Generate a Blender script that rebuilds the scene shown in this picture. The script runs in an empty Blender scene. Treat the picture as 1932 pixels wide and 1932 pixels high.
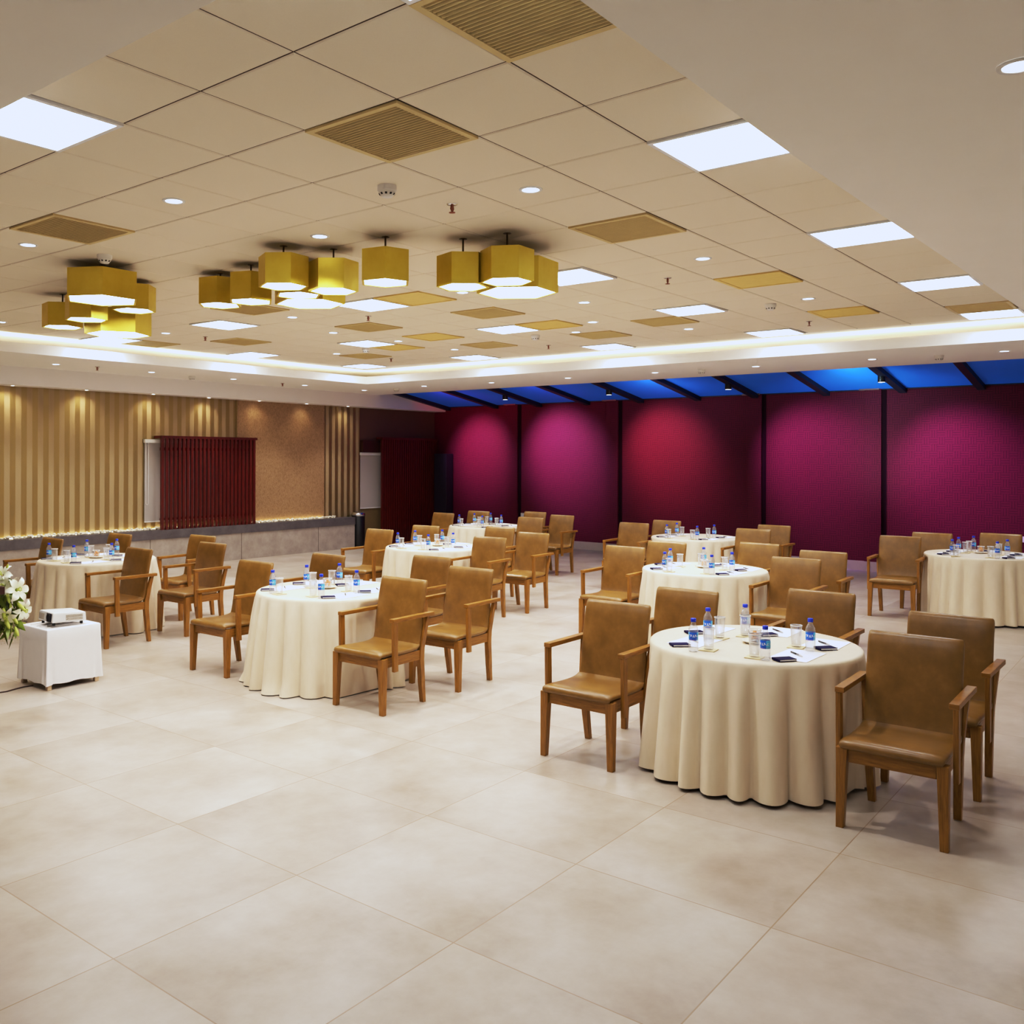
import bpy, bmesh, math, random
from mathutils import Vector, Matrix
rnd = random.Random(7)
PI = math.pi
COL = bpy.context.scene.collection

# ------------------------------------------------------------------ helpers
def link(o, parent=None):
    COL.objects.link(o)
    if parent is not None:
        o.parent = parent
    return o

def tag(o, label=None, cat=None, group=None, kind=None):
    if label: o['label'] = label
    if cat: o['category'] = cat
    if group: o['group'] = group
    if kind: o['kind'] = kind
    return o

def empty(name, loc=(0, 0, 0), rz=0.0):
    o = bpy.data.objects.new(name, None)
    o.empty_display_size = 0.05
    o.location = loc
    o.rotation_euler = (0, 0, rz)
    return link(o)

def copy_tree(o, parent=None):
    c = o.copy()
    link(c, parent)
    for ch in list(o.children):
        copy_tree(ch, c)
    return c

class MB:
    """collects shapes and builds them as ONE mesh object"""
    def __init__(self):
        self.bm = bmesh.new()
    def quad(self, pts, mi=0, smooth=False):
        f = self.bm.faces.new([self.bm.verts.new(p) for p in pts])
        f.material_index = mi; f.smooth = smooth
        return self
    def hexa(self, lo, hi, mi=0, bevel=0.0):
        """lo / hi: four corner points each (ccw seen from above)"""
        v = [self.bm.verts.new(p) for p in lo] + [self.bm.verts.new(p) for p in hi]
        fs = []
        for idx in ((3, 2, 1, 0), (4, 5, 6, 7), (0, 1, 5, 4), (1, 2, 6, 5), (2, 3, 7, 6), (3, 0, 4, 7)):
            f = self.bm.faces.new([v[i] for i in idx]); f.material_index = mi; fs.append(f)
        if bevel:
            es = list({e for f in fs for e in f.edges})
            r = bmesh.ops.bevel(self.bm, geom=es, offset=bevel, segments=2, affect='EDGES', profile=0.6)
            for f in r['faces']: f.material_index = mi
        return self
    def box(self, a, b, mi=0, bevel=0.0):
        (x0, y0, z0), (x1, y1, z1) = a, b
        x0, x1 = min(x0, x1), max(x0, x1); y0, y1 = min(y0, y1), max(y0, y1); z0, z1 = min(z0, z1), max(z0, z1)
        return self.hexa([(x0, y0, z0), (x1, y0, z0), (x1, y1, z0), (x0, y1, z0)],
                         [(x0, y0, z1), (x1, y0, z1), (x1, y1, z1), (x0, y1, z1)], mi, bevel)
    def lathe(self, prof, n=20, c=(0, 0), mi=0, smooth=True, cap0=False, cap1=False, axis=None, a0=0.0, a1=2 * PI):
        rings = []
        for r, z in prof:
            ring = []
            for k in range(n):
                a = a0 + (a1 - a0) * k / n
                ring.append(self.bm.verts.new((c[0] + r * math.cos(a), c[1] + r * math.sin(a), z)))
            rings.append(ring)
        for i in range(len(rings) - 1):
            for k in range(n):
                k2 = (k + 1) % n
                f = self.bm.faces.new((rings[i][k], rings[i][k2], rings[i + 1][k2], rings[i + 1][k]))
                f.smooth = smooth; f.material_index = mi
        if cap0:
            f = self.bm.faces.new(list(reversed(rings[0]))); f.material_index = mi
        if cap1:
            f = self.bm.faces.new(rings[-1]); f.material_index = mi
        return self
    def tube(self, pts, rad, n=8, mi=0):
        pts = [Vector(p) for p in pts]
        rads = rad if isinstance(rad, (list, tuple)) else [rad] * len(pts)
        rings = []
        ref = Vector((0.13, 0.21, 1.0))
        for i, p in enumerate(pts):
            t = (pts[min(i + 1, len(pts) - 1)] - pts[max(i - 1, 0)]).normalized()
            a = t.cross(ref)
            if a.length < 1e-4: a = t.cross(Vector((1, 0, 0)))
            a.normalize(); b = t.cross(a)
            rings.append([self.bm.verts.new(p + rads[i] * (a * math.cos(2 * PI * k / n) + b * math.sin(2 * PI * k / n))) for k in range(n)])
        for i in range(len(rings) - 1):
            for k in range(n):
                k2 = (k + 1) % n
                f = self.bm.faces.new((rings[i][k], rings[i][k2], rings[i + 1][k2], rings[i + 1][k]))
                f.smooth = True; f.material_index = mi
        for ring in (rings[0], rings[-1]):
            f = self.bm.faces.new(ring); f.material_index = mi
        return self
    def ball(self, c, r, sub=1, mi=0, s=(1, 1, 1), rot=None):
        m = Matrix.Translation(c)
        if rot is not None: m = m @ rot
        m = m @ Matrix.Diagonal((s[0], s[1], s[2], 1))
        g = bmesh.ops.create_icosphere(self.bm, subdivisions=sub, radius=r, matrix=m)
        for v in g['verts']:
            for f in v.link_faces:
                f.smooth = True; f.material_index = mi
        return self
    def cushion(self, path, W, T, nw=10, mi=0, pw=6.5):
        """padded slab swept along a side path of (x, z) points; rounded-rectangle section"""
        pts = [Vector((x, 0, z)) for x, z in path]
        n = len(pts); m = 28; rings = []
        for i, p in enumerate(pts):
            t = (pts[min(i + 1, n - 1)] - pts[max(i - 1, 0)]).normalized()
            nn = Vector((-t.z, 0, t.x))
            e = min(i, n - 1 - i)
            k = (0.35, 0.8, 0.97, 1.0)[min(e, 3)]
            kw = (0.955, 0.985, 0.997, 1.0)[min(e, 3)]
            ring = []
            for q in range(m):
                a = 2 * PI * q / m
                ca, sa = math.cos(a), math.sin(a)
                yy = math.copysign(abs(ca) ** (2 / pw), ca) * W / 2 * kw
                tt = math.copysign(abs(sa) ** (2 / 2.6), sa) * T / 2 * k
                ring.append(self.bm.verts.new(p + nn * tt + Vector((0, yy, 0))))
            rings.append(ring)
        for i in range(n - 1):
            for q in range(m):
                q2 = (q + 1) % m
                f = self.bm.faces.new((rings[i][q], rings[i][q2], rings[i + 1][q2], rings[i + 1][q]))
                f.smooth = True; f.material_index = mi
        for ring in (rings[0], rings[-1]):
            f = self.bm.faces.new(ring); f.smooth = True; f.material_index = mi
        return self
    def build(self, name, mats, parent=None, loc=None):
        bm = self.bm
        bmesh.ops.recalc_face_normals(bm, faces=bm.faces[:])
        me = bpy.data.meshes.new(name)
        bm.to_mesh(me); bm.free()
        for m in (mats if isinstance(mats, (list, tuple)) else [mats]):
            me.materials.append(m)
        o = bpy.data.objects.new(name, me)
        if loc is not None: o.location = loc
        return link(o, parent)

def struct(o):
    o['kind'] = 'structure'
    return o

# ------------------------------------------------------------------ materials
def srgb(r, g, b):
    f = lambda c: (c / 255) / 12.92 if c / 255 <= 0.04045 else ((c / 255 + 0.055) / 1.055) ** 2.4
    return (f(r), f(g), f(b), 1.0)

class NT:
    def __init__(self, name):
        self.m = bpy.data.materials.new(name); self.m.use_nodes = True
        self.t = self.m.node_tree; self.t.nodes.clear()
        self.out = self.n('ShaderNodeOutputMaterial')
    def n(self, typ, **kw):
        nd = self.t.nodes.new(typ)
        for k, v in kw.items(): setattr(nd, k, v)
        return nd
    def l(self, a, b): self.t.links.new(a, b)
    def math(self, op, a, b=None, c=None):
        nd = self.n('ShaderNodeMath', operation=op)
        for i, v in enumerate((a, b, c)):
            if v is None: continue
            if isinstance(v, (int, float)): nd.inputs[i].default_value = v
            else: self.l(v, nd.inputs[i])
        return nd.outputs[0]
    def mix(self, fac, a, b, mode='MIX'):
        nd = self.n('ShaderNodeMix', data_type='RGBA', blend_type=mode)
        for s, v in ((0, fac), (6, a), (7, b)):
            if isinstance(v, (int, float)): nd.inputs[s].default_value = v
            elif isinstance(v, tuple): nd.inputs[s].default_value = v
            else: self.l(v, nd.inputs[s])
        return nd.outputs[2]
    def obj(self):
        tc = self.n('ShaderNodeTexCoord')
        sx = self.n('ShaderNodeSeparateXYZ'); self.l(tc.outputs['Object'], sx.inputs[0])
        return tc.outputs['Object'], sx.outputs[0], sx.outputs[1], sx.outputs[2]
    def noise(self, vec, scale, detail=3, rough=0.55, stretch=None):
        if stretch is not None:
            mp = self.n('ShaderNodeMapping'); mp.inputs['Scale'].default_value = stretch
            self.l(vec, mp.inputs[0]); vec = mp.outputs[0]
        nd = self.n('ShaderNodeTexNoise'); nd.inputs['Scale'].default_value = scale
        nd.inputs['Detail'].default_value = detail; nd.inputs['Roughness'].default_value = rough
        self.l(vec, nd.inputs['Vector'])
        return nd.outputs['Fac']
    def ramp(self, fac, stops):
        nd = self.n('ShaderNodeValToRGB'); cr = nd.color_ramp
        while len(cr.elements) < len(stops): cr.elements.new(0.5)
        for e, (p, c) in zip(cr.elements, stops): e.position = p; e.color = c
        self.l(fac, nd.inputs[0])
        return nd.outputs[0]
    def bsdf(self, base, rough=0.5, metal=0.0, spec=0.5, bump=None, bstr=0.1, bdist=0.01, **kw):
        b = self.n('ShaderNodeBsdfPrincipled')
        for k, v in (('Base Color', base), ('Roughness', rough), ('Metallic', metal), ('Specular IOR Level', spec)) + tuple(kw.items()):
            if isinstance(v, (int, float, tuple)): b.inputs[k].default_value = v
            else: self.l(v, b.inputs[k])
        if bump is not None:
            bp = self.n('ShaderNodeBump'); bp.inputs['Strength'].default_value = bstr; bp.inputs['Distance'].default_value = bdist
            self.l(bump, bp.inputs['Height']); self.l(bp.outputs[0], b.inputs['Normal'])
        self.l(b.outputs[0], self.out.inputs[0])
        return b

def plain(name, col, rough=0.5, metal=0.0, spec=0.5, nscale=None, namp=0.08):
    t = NT(name)
    vec, x, y, z = t.obj()
    n = t.noise(vec, nscale or 12.0)
    k = t.math('MULTIPLY_ADD', n, 2 * namp, 1 - namp)
    cc = t.n('ShaderNodeCombineColor')
    for i in range(3): t.l(k, cc.inputs[i])
    c = t.mix(1.0, col, cc.outputs[0], 'MULTIPLY')
    t.bsdf(c, rough, metal, spec)
    return t.m

def glow(name, col, strength, sample=True):
    t = NT(name)
    e = t.n('ShaderNodeEmission'); e.inputs[0].default_value = col; e.inputs[1].default_value = strength
    t.l(e.outputs[0], t.out.inputs[0])
    if not sample: t.m.cycles.emission_sampling = 'NONE'
    return t.m

def thin_glass(name, tint=(0.96, 0.98, 1.0, 1), refl=1.0, body=0.0):
    t = NT(name)
    tr = t.n('ShaderNodeBsdfTransparent'); tr.inputs[0].default_value = tint
    gl = t.n('ShaderNodeBsdfGlossy'); gl.inputs['Roughness'].default_value = 0.04
    lw = t.n('ShaderNodeLayerWeight'); lw.inputs[0].default_value = 0.35
    f = t.math('MULTIPLY_ADD', lw.outputs['Facing'], 0.55 * refl, 0.05)
    mx = t.n('ShaderNodeMixShader'); t.l(f, mx.inputs[0]); t.l(tr.outputs[0], mx.inputs[1]); t.l(gl.outputs[0], mx.inputs[2])
    last = mx.outputs[0]
    if body:
        df = t.n('ShaderNodeBsdfDiffuse'); df.inputs[0].default_value = (0.85, 0.86, 0.9, 1)
        m2 = t.n('ShaderNodeMixShader'); m2.inputs[0].default_value = body
        t.l(last, m2.inputs[1]); t.l(df.outputs[0], m2.inputs[2]); last = m2.outputs[0]
    t.l(last, t.out.inputs[0])
    return t.m

M = {}
# floor: big polished porcelain tiles, 0.9 m, cloudy
def m_floor():
    t = NT('porcelain_floor'); vec, x, y, z = t.obj()
    fx = t.math('FRACT', t.math('MULTIPLY_ADD', x, 1 / 0.9, 20 - 0.0834 / 0.9))
    fy = t.math('FRACT', t.math('MULTIPLY_ADD', y, 1 / 0.9, 20 - 0.4324 / 0.9))
    def edge(f):
        d = t.math('MINIMUM', f, t.math('SUBTRACT', 1.0, f))
        return t.math('LESS_THAN', d, 0.0030)
    g = t.math('MAXIMUM', edge(fx), edge(fy))
    ix = t.math('FLOOR', t.math('MULTIPLY_ADD', x, 1 / 0.9, 20 - 0.0834 / 0.9))
    iy = t.math('FLOOR', t.math('MULTIPLY_ADD', y, 1 / 0.9, 20 - 0.4324 / 0.9))
    cv = t.n('ShaderNodeCombineXYZ'); t.l(ix, cv.inputs[0]); t.l(iy, cv.inputs[1])
    wn = t.n('ShaderNodeTexWhiteNoise', noise_dimensions='2D'); t.l(cv.outputs[0], wn.inputs['Vector'])
    # each tile samples its own patch of the cloud texture
    va = t.n('ShaderNodeVectorMath', operation='MULTIPLY_ADD'); t.l(wn.outputs['Color'], va.inputs[0])
    va.inputs[1].default_value = (9, 9, 0); t.l(vec, va.inputs[2])
    n1 = t.noise(va.outputs[0], 1.3, 5, 0.6); n2 = t.noise(va.outputs[0], 9.0, 5, 0.65)
    k = t.math('ADD', t.math('MULTIPLY', n1, 0.75), t.math('MULTIPLY', n2, 0.25))
    c = t.ramp(k, [(0.30, srgb(154, 138, 120)), (0.5, srgb(178, 166, 151)), (0.7, srgb(197, 188, 177))])
    c = t.mix(g, c, srgb(154, 132, 108))
    r = t.math('MULTIPLY_ADD', n2, 0.16, 0.24)
    t.bsdf(c, r, 0, 0.42)
    return t.m
M['floor'] = m_floor()
M['tile'] = plain('ceiling_tile', srgb(236, 227, 210), 0.7, nscale=300, namp=0.05)
M['joint'] = plain('ceiling_joint', srgb(70, 52, 36), 0.8)
M['gyps'] = plain('gypsum_cream', srgb(249, 247, 243), 0.75, nscale=4, namp=0.02)
M['gypsw'] = plain('gypsum_white', srgb(238, 234, 232), 0.7, nscale=4, namp=0.02)
M['grille'] = plain('grille_gold_grey', srgb(214, 194, 138), 0.45)
M['grilley'] = plain('grille_yellow', srgb(232, 206, 128), 0.5)
M['gdark'] = plain('grille_duct_dark', srgb(88, 74, 44), 0.9)
M['panel'] = glow('light_panel_glow', (0.85, 0.96, 1.10, 1), 8.5)
M['pframe'] = plain('panel_frame_white', srgb(235, 238, 240), 0.4)
M['down'] = glow('downlight_glow', (0.95, 0.97, 1.0, 1), 5.0, False)
M['spotglow'] = glow('wall_spot_glow', (1.0, 0.93, 0.8, 1), 5.0, False)
M['hexglow'] = glow('pendant_glow', (0.97, 0.98, 1.0, 1), 7.0)
M['whitepl'] = plain('white_plastic', srgb(228, 226, 222), 0.45, namp=0.02)
M['dark'] = plain('dark_slot', srgb(25, 22, 22), 0.7)
M['chrome'] = plain('polished_steel', srgb(205, 205, 208), 0.16, 1.0, namp=0.03)
M['copper'] = plain('sprinkler_copper', srgb(150, 90, 70), 0.4, 0.7)

def m_gold():
    t = NT('brushed_gold'); vec, x, y, z = t.obj()
    n = t.noise(vec, 6, 4, 0.6); n2 = t.noise(vec, 40, 2, 0.5, (1, 1, 0.15))
    c = t.mix(n, srgb(204, 178, 52), srgb(228, 206, 86))
    r = t.math('MULTIPLY_ADD', n2, 0.2, 0.34)
    t.bsdf(c, r, 0.6, 0.5)
    return t.m
M['gold'] = m_gold()
M['rod'] = plain('rod_dark', srgb(88, 74, 50), 0.4, 0.6)

def m_leather():
    t = NT('tan_leather'); vec, x, y, z = t.obj()
    n = t.noise(vec, 9, 4, 0.6); f = t.noise(vec, 260, 2, 0.5)
    c = t.ramp(n, [(0.25, srgb(112, 82, 33)), (0.55, srgb(128, 95, 42)), (0.8, srgb(144, 109, 55))])
    big = t.noise(vec, 5.0, 2, 0.5)
    h = t.math('ADD', t.math('MULTIPLY', f, 0.12), t.math('MULTIPLY', big, 1.2))
    t.bsdf(c, t.math('MULTIPLY_ADD', n, 0.12, 0.25), 0, 0.5, bump=h, bstr=0.16, bdist=0.02)
    return t.m
M['leather'] = m_leather()
def m_wood(name, a, b, rough=0.38, st=(14, 14, 1.1)):
    t = NT(name); vec, x, y, z = t.obj()
    n = t.noise(vec, 6, 5, 0.65, st)
    c = t.ramp(n, [(0.3, a), (0.7, b)])
    t.bsdf(c, rough, 0, 0.4)
    return t.m
M['oak'] = m_wood('golden_oak', srgb(116, 78, 24), srgb(166, 118, 46))
M['oakh'] = m_wood('golden_oak_rail', srgb(116, 78, 24), srgb(166, 118, 46), st=(1.2, 1.2, 14))
M['mahog'] = m_wood('dark_red_timber', srgb(66, 16, 14), srgb(104, 28, 22), 0.3)
M['walnut'] = m_wood('dark_podium_wood', srgb(38, 18, 14), srgb(66, 32, 24), 0.35)

def m_cloth():
    t = NT('ivory_satin'); vec, x, y, z = t.obj()
    n = t.noise(vec, 30, 3, 0.5, (1, 1, 0.3))
    c = t.mix(n, srgb(222, 205, 176), srgb(233, 218, 194))
    b = t.bsdf(c, 0.42, 0, 0.45, bump=t.noise(vec, 500, 1), bstr=0.05, bdist=0.002)
    b.inputs['Sheen Weight'].default_value = 0.15
    return t.m
M['cloth'] = m_cloth()
M['white_cloth'] = plain('white_cotton', srgb(238, 234, 232), 0.8, nscale=20, namp=0.03)

# left wall: metallic stripes alternating with matt linen stripes, then a damask panel
def m_stripes():
    t = NT('striped_gold_wallpaper'); vec, x, y, z = t.obj()
    f = t.math('FRACT', t.math('MULTIPLY_ADD', x, 1 / 0.1725, 40 - 6.507 / 0.1725))
    lin = t.math('LESS_THAN', f, 0.5)
    weave = t.noise(vec, 60, 3, 0.6, (1, 1, 6))
    lc = t.mix(weave, srgb(146, 125, 91), srgb(178, 157, 120))
    mc = t.mix(weave, srgb(150, 129, 82), srgb(166, 145, 98))
    c = t.mix(lin, mc, lc)
    metal = t.math('MULTIPLY_ADD', lin, -0.85, 0.87)
    rough = t.math('MULTIPLY_ADD', lin, 0.22, 0.42)
    t.bsdf(c, rough, metal, 0.4)
    return t.m
M['stripe'] = m_stripes()
def m_damask():
    t = NT('damask_wallpaper'); vec, x, y, z = t.obj()
    v = t.n('ShaderNodeTexVoronoi'); v.inputs['Scale'].default_value = 16; t.l(vec, v.inputs['Vector'])
    w = t.n('ShaderNodeTexWave'); w.inputs['Scale'].default_value = 9; w.inputs['Distortion'].default_value = 14; w.inputs['Detail'].default_value = 3; w.inputs['Detail Scale'].default_value = 2.0
    t.l(vec, w.inputs['Vector'])
    k = t.math('MULTIPLY', w.outputs['Fac'], v.outputs['Distance'])
    c = t.ramp(k, [(0.05, srgb(158, 128, 92)), (0.35, srgb(178, 148, 110))])
    t.bsdf(c, 0.45, 0.25, 0.4)
    return t.m
M['damask'] = m_damask()
M['shadow_wall'] = plain('shaded_brown_wall', srgb(96, 62, 50), 0.6)  # shade of the unlit corner bay put into the wall colour
M['olive_wall'] = plain('olive_dado', srgb(120, 98, 62), 0.6)
M['blind'] = plain('roller_blind', srgb(182, 174, 168), 0.7, nscale=60, namp=0.03)

def m_stone(name, a, b, joint=None):
    t = NT(name); vec, x, y, z = t.obj()
    n = t.noise(vec, 5, 6, 0.65)
    c = t.ramp(n, [(0.3, a), (0.7, b)])
    if joint:
        f = t.math('FRACT', t.math('MULTIPLY_ADD', x, 1 / joint[0], joint[1]))
        c = t.mix(t.math('LESS_THAN', f, 0.006), c, srgb(90, 78, 68))
    t.bsdf(c, 0.42, 0, 0.4)
    return t.m
M['ledge'] = m_stone('ledge_stone_tile', srgb(152, 142, 132), srgb(178, 168, 158), (1.9, 10.35))
M['ledgecap'] = m_stone('ledge_cap_slate', srgb(82, 76, 78), srgb(108, 102, 104))
M['pebble'] = plain('white_pebble', srgb(240, 232, 210), 0.6)

def m_purple():
    t = NT('crimson_woven_fabric'); vec, x, y, z = t.obj()
    cv = t.n('ShaderNodeCombineXYZ'); t.l(y, cv.inputs[0]); t.l(z, cv.inputs[1])
    n = t.noise(vec, 26, 2, 0.5)
    def bars(u, sc, off):
        return t.math('FRACT', t.math('MULTIPLY_ADD', u, sc, off))
    # interlocking key pattern from two offset line grids switched cell by cell
    ck = t.n('ShaderNodeTexChecker'); ck.inputs['Scale'].default_value = 9.0; t.l(cv.outputs[0], ck.inputs['Vector'])
    h = t.math('LESS_THAN', bars(z, 27.0, 0.2), 0.34); v = t.math('LESS_THAN', bars(y, 27.0, 0.1), 0.34)
    a = t.math('MULTIPLY', ck.outputs['Fac'], h)
    b = t.math('MULTIPLY', t.math('SUBTRACT', 1.0, ck.outputs['Fac']), v)
    ln = t.math('ADD', a, b)
    k = t.math('MULTIPLY_ADD', n, 0.3, t.math('MULTIPLY', ln, 0.45))
    c = t.mix(k, srgb(102, 15, 42), srgb(54, 6, 23))
    t.bsdf(c, 0.75, 0, 0.25)
    return t.m
M['purple'] = m_purple()
M['wine_dark'] = plain('dark_wine_channel', srgb(34, 8, 18), 0.9, spec=0.1)
M['metal_strip'] = plain('brown_metal_strip', srgb(122, 96, 92), 0.4, 0.4)
M['skirt'] = plain('grey_skirting', srgb(172, 162, 148), 0.5)
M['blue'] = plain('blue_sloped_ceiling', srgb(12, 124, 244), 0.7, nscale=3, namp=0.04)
_b = [n for n in M['blue'].node_tree.nodes if n.type == 'BSDF_PRINCIPLED'][0]      # even blue glow added to the slope, which is no lamp
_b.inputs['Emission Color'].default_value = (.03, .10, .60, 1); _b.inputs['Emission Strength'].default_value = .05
M['navy'] = plain('navy_rafter', srgb(12, 16, 42), 0.6)
M['cabinet'] = plain('dark_cabinet_laminate', srgb(34, 24, 40), 0.5)
M['blackm'] = plain('black_metal', srgb(22, 20, 22), 0.35, 0.3)
M['warmled'] = glow('warm_led_strip', (1.0, 0.86, 0.60, 1), 3.2)
M['coveled'] = glow('cove_led_strip', (1.0, 0.82, 0.54, 1), 8.0)

M['bottle'] = thin_glass('clear_bottle_plastic', (0.95, 0.97, 1.0, 1), 0.9, 0.10)
M['glass'] = thin_glass('clear_tumbler_glass', (0.97, 0.98, 1.0, 1), 1.0, 0.04)
M['cap'] = plain('blue_cap', srgb(30, 62, 214), 0.4, namp=0.02)
def m_label():
    t = NT('blue_bottle_label'); vec, x, y, z = t.obj()
    n = t.noise(vec, 120, 2, 0.5, (1, 1, 1.8))
    at = t.math('ARCTAN2', y, x)
    side = t.math('SINE', t.math('MULTIPLY', at, 2.0))
    c = t.mix(t.math('GREATER_THAN', side, 0.2), srgb(36, 104, 214), srgb(98, 198, 246))
    band = t.math('MULTIPLY', t.math('GREATER_THAN', z, 0.086), t.math('LESS_THAN', z, 0.101))
    wht = t.math('MULTIPLY', band, t.math('GREATER_THAN', n, 0.53))
    c = t.mix(wht, c, srgb(238, 242, 250))
    pk = t.math('MULTIPLY', t.math('LESS_THAN', z, 0.076), t.math('GREATER_THAN', n, 0.6))
    c = t.mix(pk, c, srgb(200, 70, 150))
    t.bsdf(c, 0.35, 0, 0.4)
    return t.m
M['blabel'] = m_label()
M['water'] = thin_glass('water', (0.93, 0.96, 1.0, 1), 0.4, 0.05)
M['paper'] = plain('white_paper', srgb(246, 246, 250), 0.6, namp=0.01)
M['navycover'] = plain('navy_cover', srgb(26, 22, 66), 0.85, spec=0.15)
M['penb'] = plain('black_pen', srgb(22, 22, 30), 0.3)
M['coaster'] = plain('beige_coaster', srgb(226, 208, 160), 0.7)
M['orange'] = plain('orange_candy', srgb(240, 150, 50), 0.35)
M['china'] = plain('cream_china', srgb(240, 230, 208), 0.3, namp=0.02)
M['petal'] = plain('cream_petal', srgb(244, 244, 222), 0.5, nscale=30)
M['bud'] = plain('green_bud', srgb(190, 202, 92), 0.5, nscale=20, namp=0.15)
M['leaf'] = plain('leaf_green', srgb(122, 142, 48), 0.45, nscale=20, namp=0.3)
M['stem'] = plain('stem_dark_green', srgb(54, 66, 26), 0.6, nscale=20, namp=0.3)
M['filler'] = plain('filler_flower', srgb(226, 214, 176), 0.6)
M['hem'] = plain('castor_beige', srgb(196, 170, 140), 0.5)
M['vent'] = plain('vent_beige', srgb(186, 176, 160), 0.5)
M['cable'] = plain('brown_cable', srgb(66, 46, 40), 0.6)
# ------------------------------------------------------------------ camera
F_PX, CX, CY, YAW, ROLL, CAMH = 1747.04, 833.55, 864.05, 0.689995, 0.0028994, 1.8676
cam_d = bpy.data.cameras.new('camera'); cam = bpy.data.objects.new('camera', cam_d); COL.objects.link(cam)
cam_d.sensor_fit = 'HORIZONTAL'; cam_d.sensor_width = 36.0
cam_d.lens = F_PX / 1932 * 36.0
cam_d.shift_x = (966 - CX) / 1932
cam_d.shift_y = -(966 - CY) / 1932
cam_d.clip_start = 0.05
_fw = Vector((math.cos(YAW), math.sin(YAW), 0)); _r0 = Vector((math.sin(YAW), -math.cos(YAW), 0)); _u0 = Vector((0, 0, 1))
_r = math.cos(ROLL) * _r0 + math.sin(ROLL) * _u0; _u = -math.sin(ROLL) * _r0 + math.cos(ROLL) * _u0
cam.matrix_world = Matrix(((_r.x, _u.x, -_fw.x, 0), (_r.y, _u.y, -_fw.y, 0), (_r.z, _u.z, -_fw.z, CAMH), (0, 0, 0, 1)))
bpy.context.scene.camera = cam
def img_x(p):                       # horizontal place in the picture, only used to word the labels
    d = Vector(p) - Vector((0, 0, CAMH)); return d.dot(_r) / d.dot(_fw)

# ------------------------------------------------------------------ room shell
ZC = 3.447; ZS = 3.20; XW = 16.55; YL = 13.85
X0, Y0 = -3.2, -1.8
struct(MB().quad([(X0, Y0, 0), (XW + .05, Y0, 0), (XW + .05, YL + .05, 0), (X0, YL + .05, 0)]).build('floor', M['floor']))

GX = (2.404962, 0.605421, 0.009791, -0.001082, 0.000151, -0.001235)
GY = (2.139128, 0.008961, 0.608534, -0.000824, -0.000947, -0.000549)
def G(i, j):
    row = (1, i, j, i * i, i * j, j * j)
    return (sum(a * b for a, b in zip(GX, row)), sum(a * b for a, b in zip(GY, row)))
PANELS = [(-1, 3), (3, -1), (7, -1), (11, -1), (15, -1), (7, 3), (11, 3), (15, 3), (7, 7), (11, 7), (15, 7),
          (7, 11), (11, 11), (15, 11), (7, 15), (11, 15), (15, 15), (-1, -1)]
GRILLES = [(0, -1, 0), (1, 1, 0), (1, 6, 0), (5, 1, 0), (9, 6, 0), (9, 9, 0), (12, 4, 0), (6, 9, 0), (14, -1, 0), (8, 15, 0),
           (13, 6, 0), (13, 9, 0), (9, 13, 0), (13, 13, 0), (9, 1, 1), (13, 1, 1), (11, 6, 1), (11, 9, 1), (7, 6, 1), (12, 11, 1)]
skip = {(a, b) for a, b in PANELS} | {(a, b) for a, b, _ in GRILLES}
mb = MB()
a = G(-2, -2); b = G(16, 16)
for i in range(-2, 16):
    for j in range(-2, 16):
        c = [G(i, j), G(i + 1, j), G(i + 1, j + 1), G(i, j + 1)]
        mb.quad([(x, y, ZC + 0.004) for x, y in c], 1)
        if (i, j) in skip: continue
        mx = sum(p[0] for p in c) / 4; my = sum(p[1] for p in c) / 4
        sh = lambda p, d: (p[0] + math.copysign(d, mx - p[0]), p[1] + math.copysign(d, my - p[1]))
        o = [sh(p, 0.0035) for p in c]; n = [sh(p, 0.011) for p in c]
        mb.quad([(x, y, ZC - 0.002) for x, y in n], 0)
        for k in range(4):
            k2 = (k + 1) % 4
            mb.quad([(*o[k], ZC + 0.003), (*o[k2], ZC + 0.003), (*n[k2], ZC - 0.002), (*n[k], ZC - 0.002)], 0)
# plain gypsum margin round the tile field, running back over the cove
E1 = 13.0
ring = [G(16, j) for j in range(-2, 17)]
for k in range(len(ring) - 1):
    p, q = ring[k], ring[k + 1]
    mb.quad([(*p, ZC), (E1, p[1], ZC), (E1, q[1], ZC), (*q, ZC)], 2)
ring = [G(i, 16) for i in range(-2, 17)]
for k in range(len(ring) - 1):
    p, q = ring[k], ring[k + 1]
    mb.quad([(*p, ZC), (p[0], E1, ZC), (q[0], E1, ZC), (*q, ZC)], 2)
p = G(16, 16)
mb.quad([(*p, ZC), (E1, p[1], ZC), (E1, E1, ZC), (p[0], E1, ZC)], 2)
struct(mb.build('ceiling', [M['tile'], M['joint'], M['gyps']]))

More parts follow.
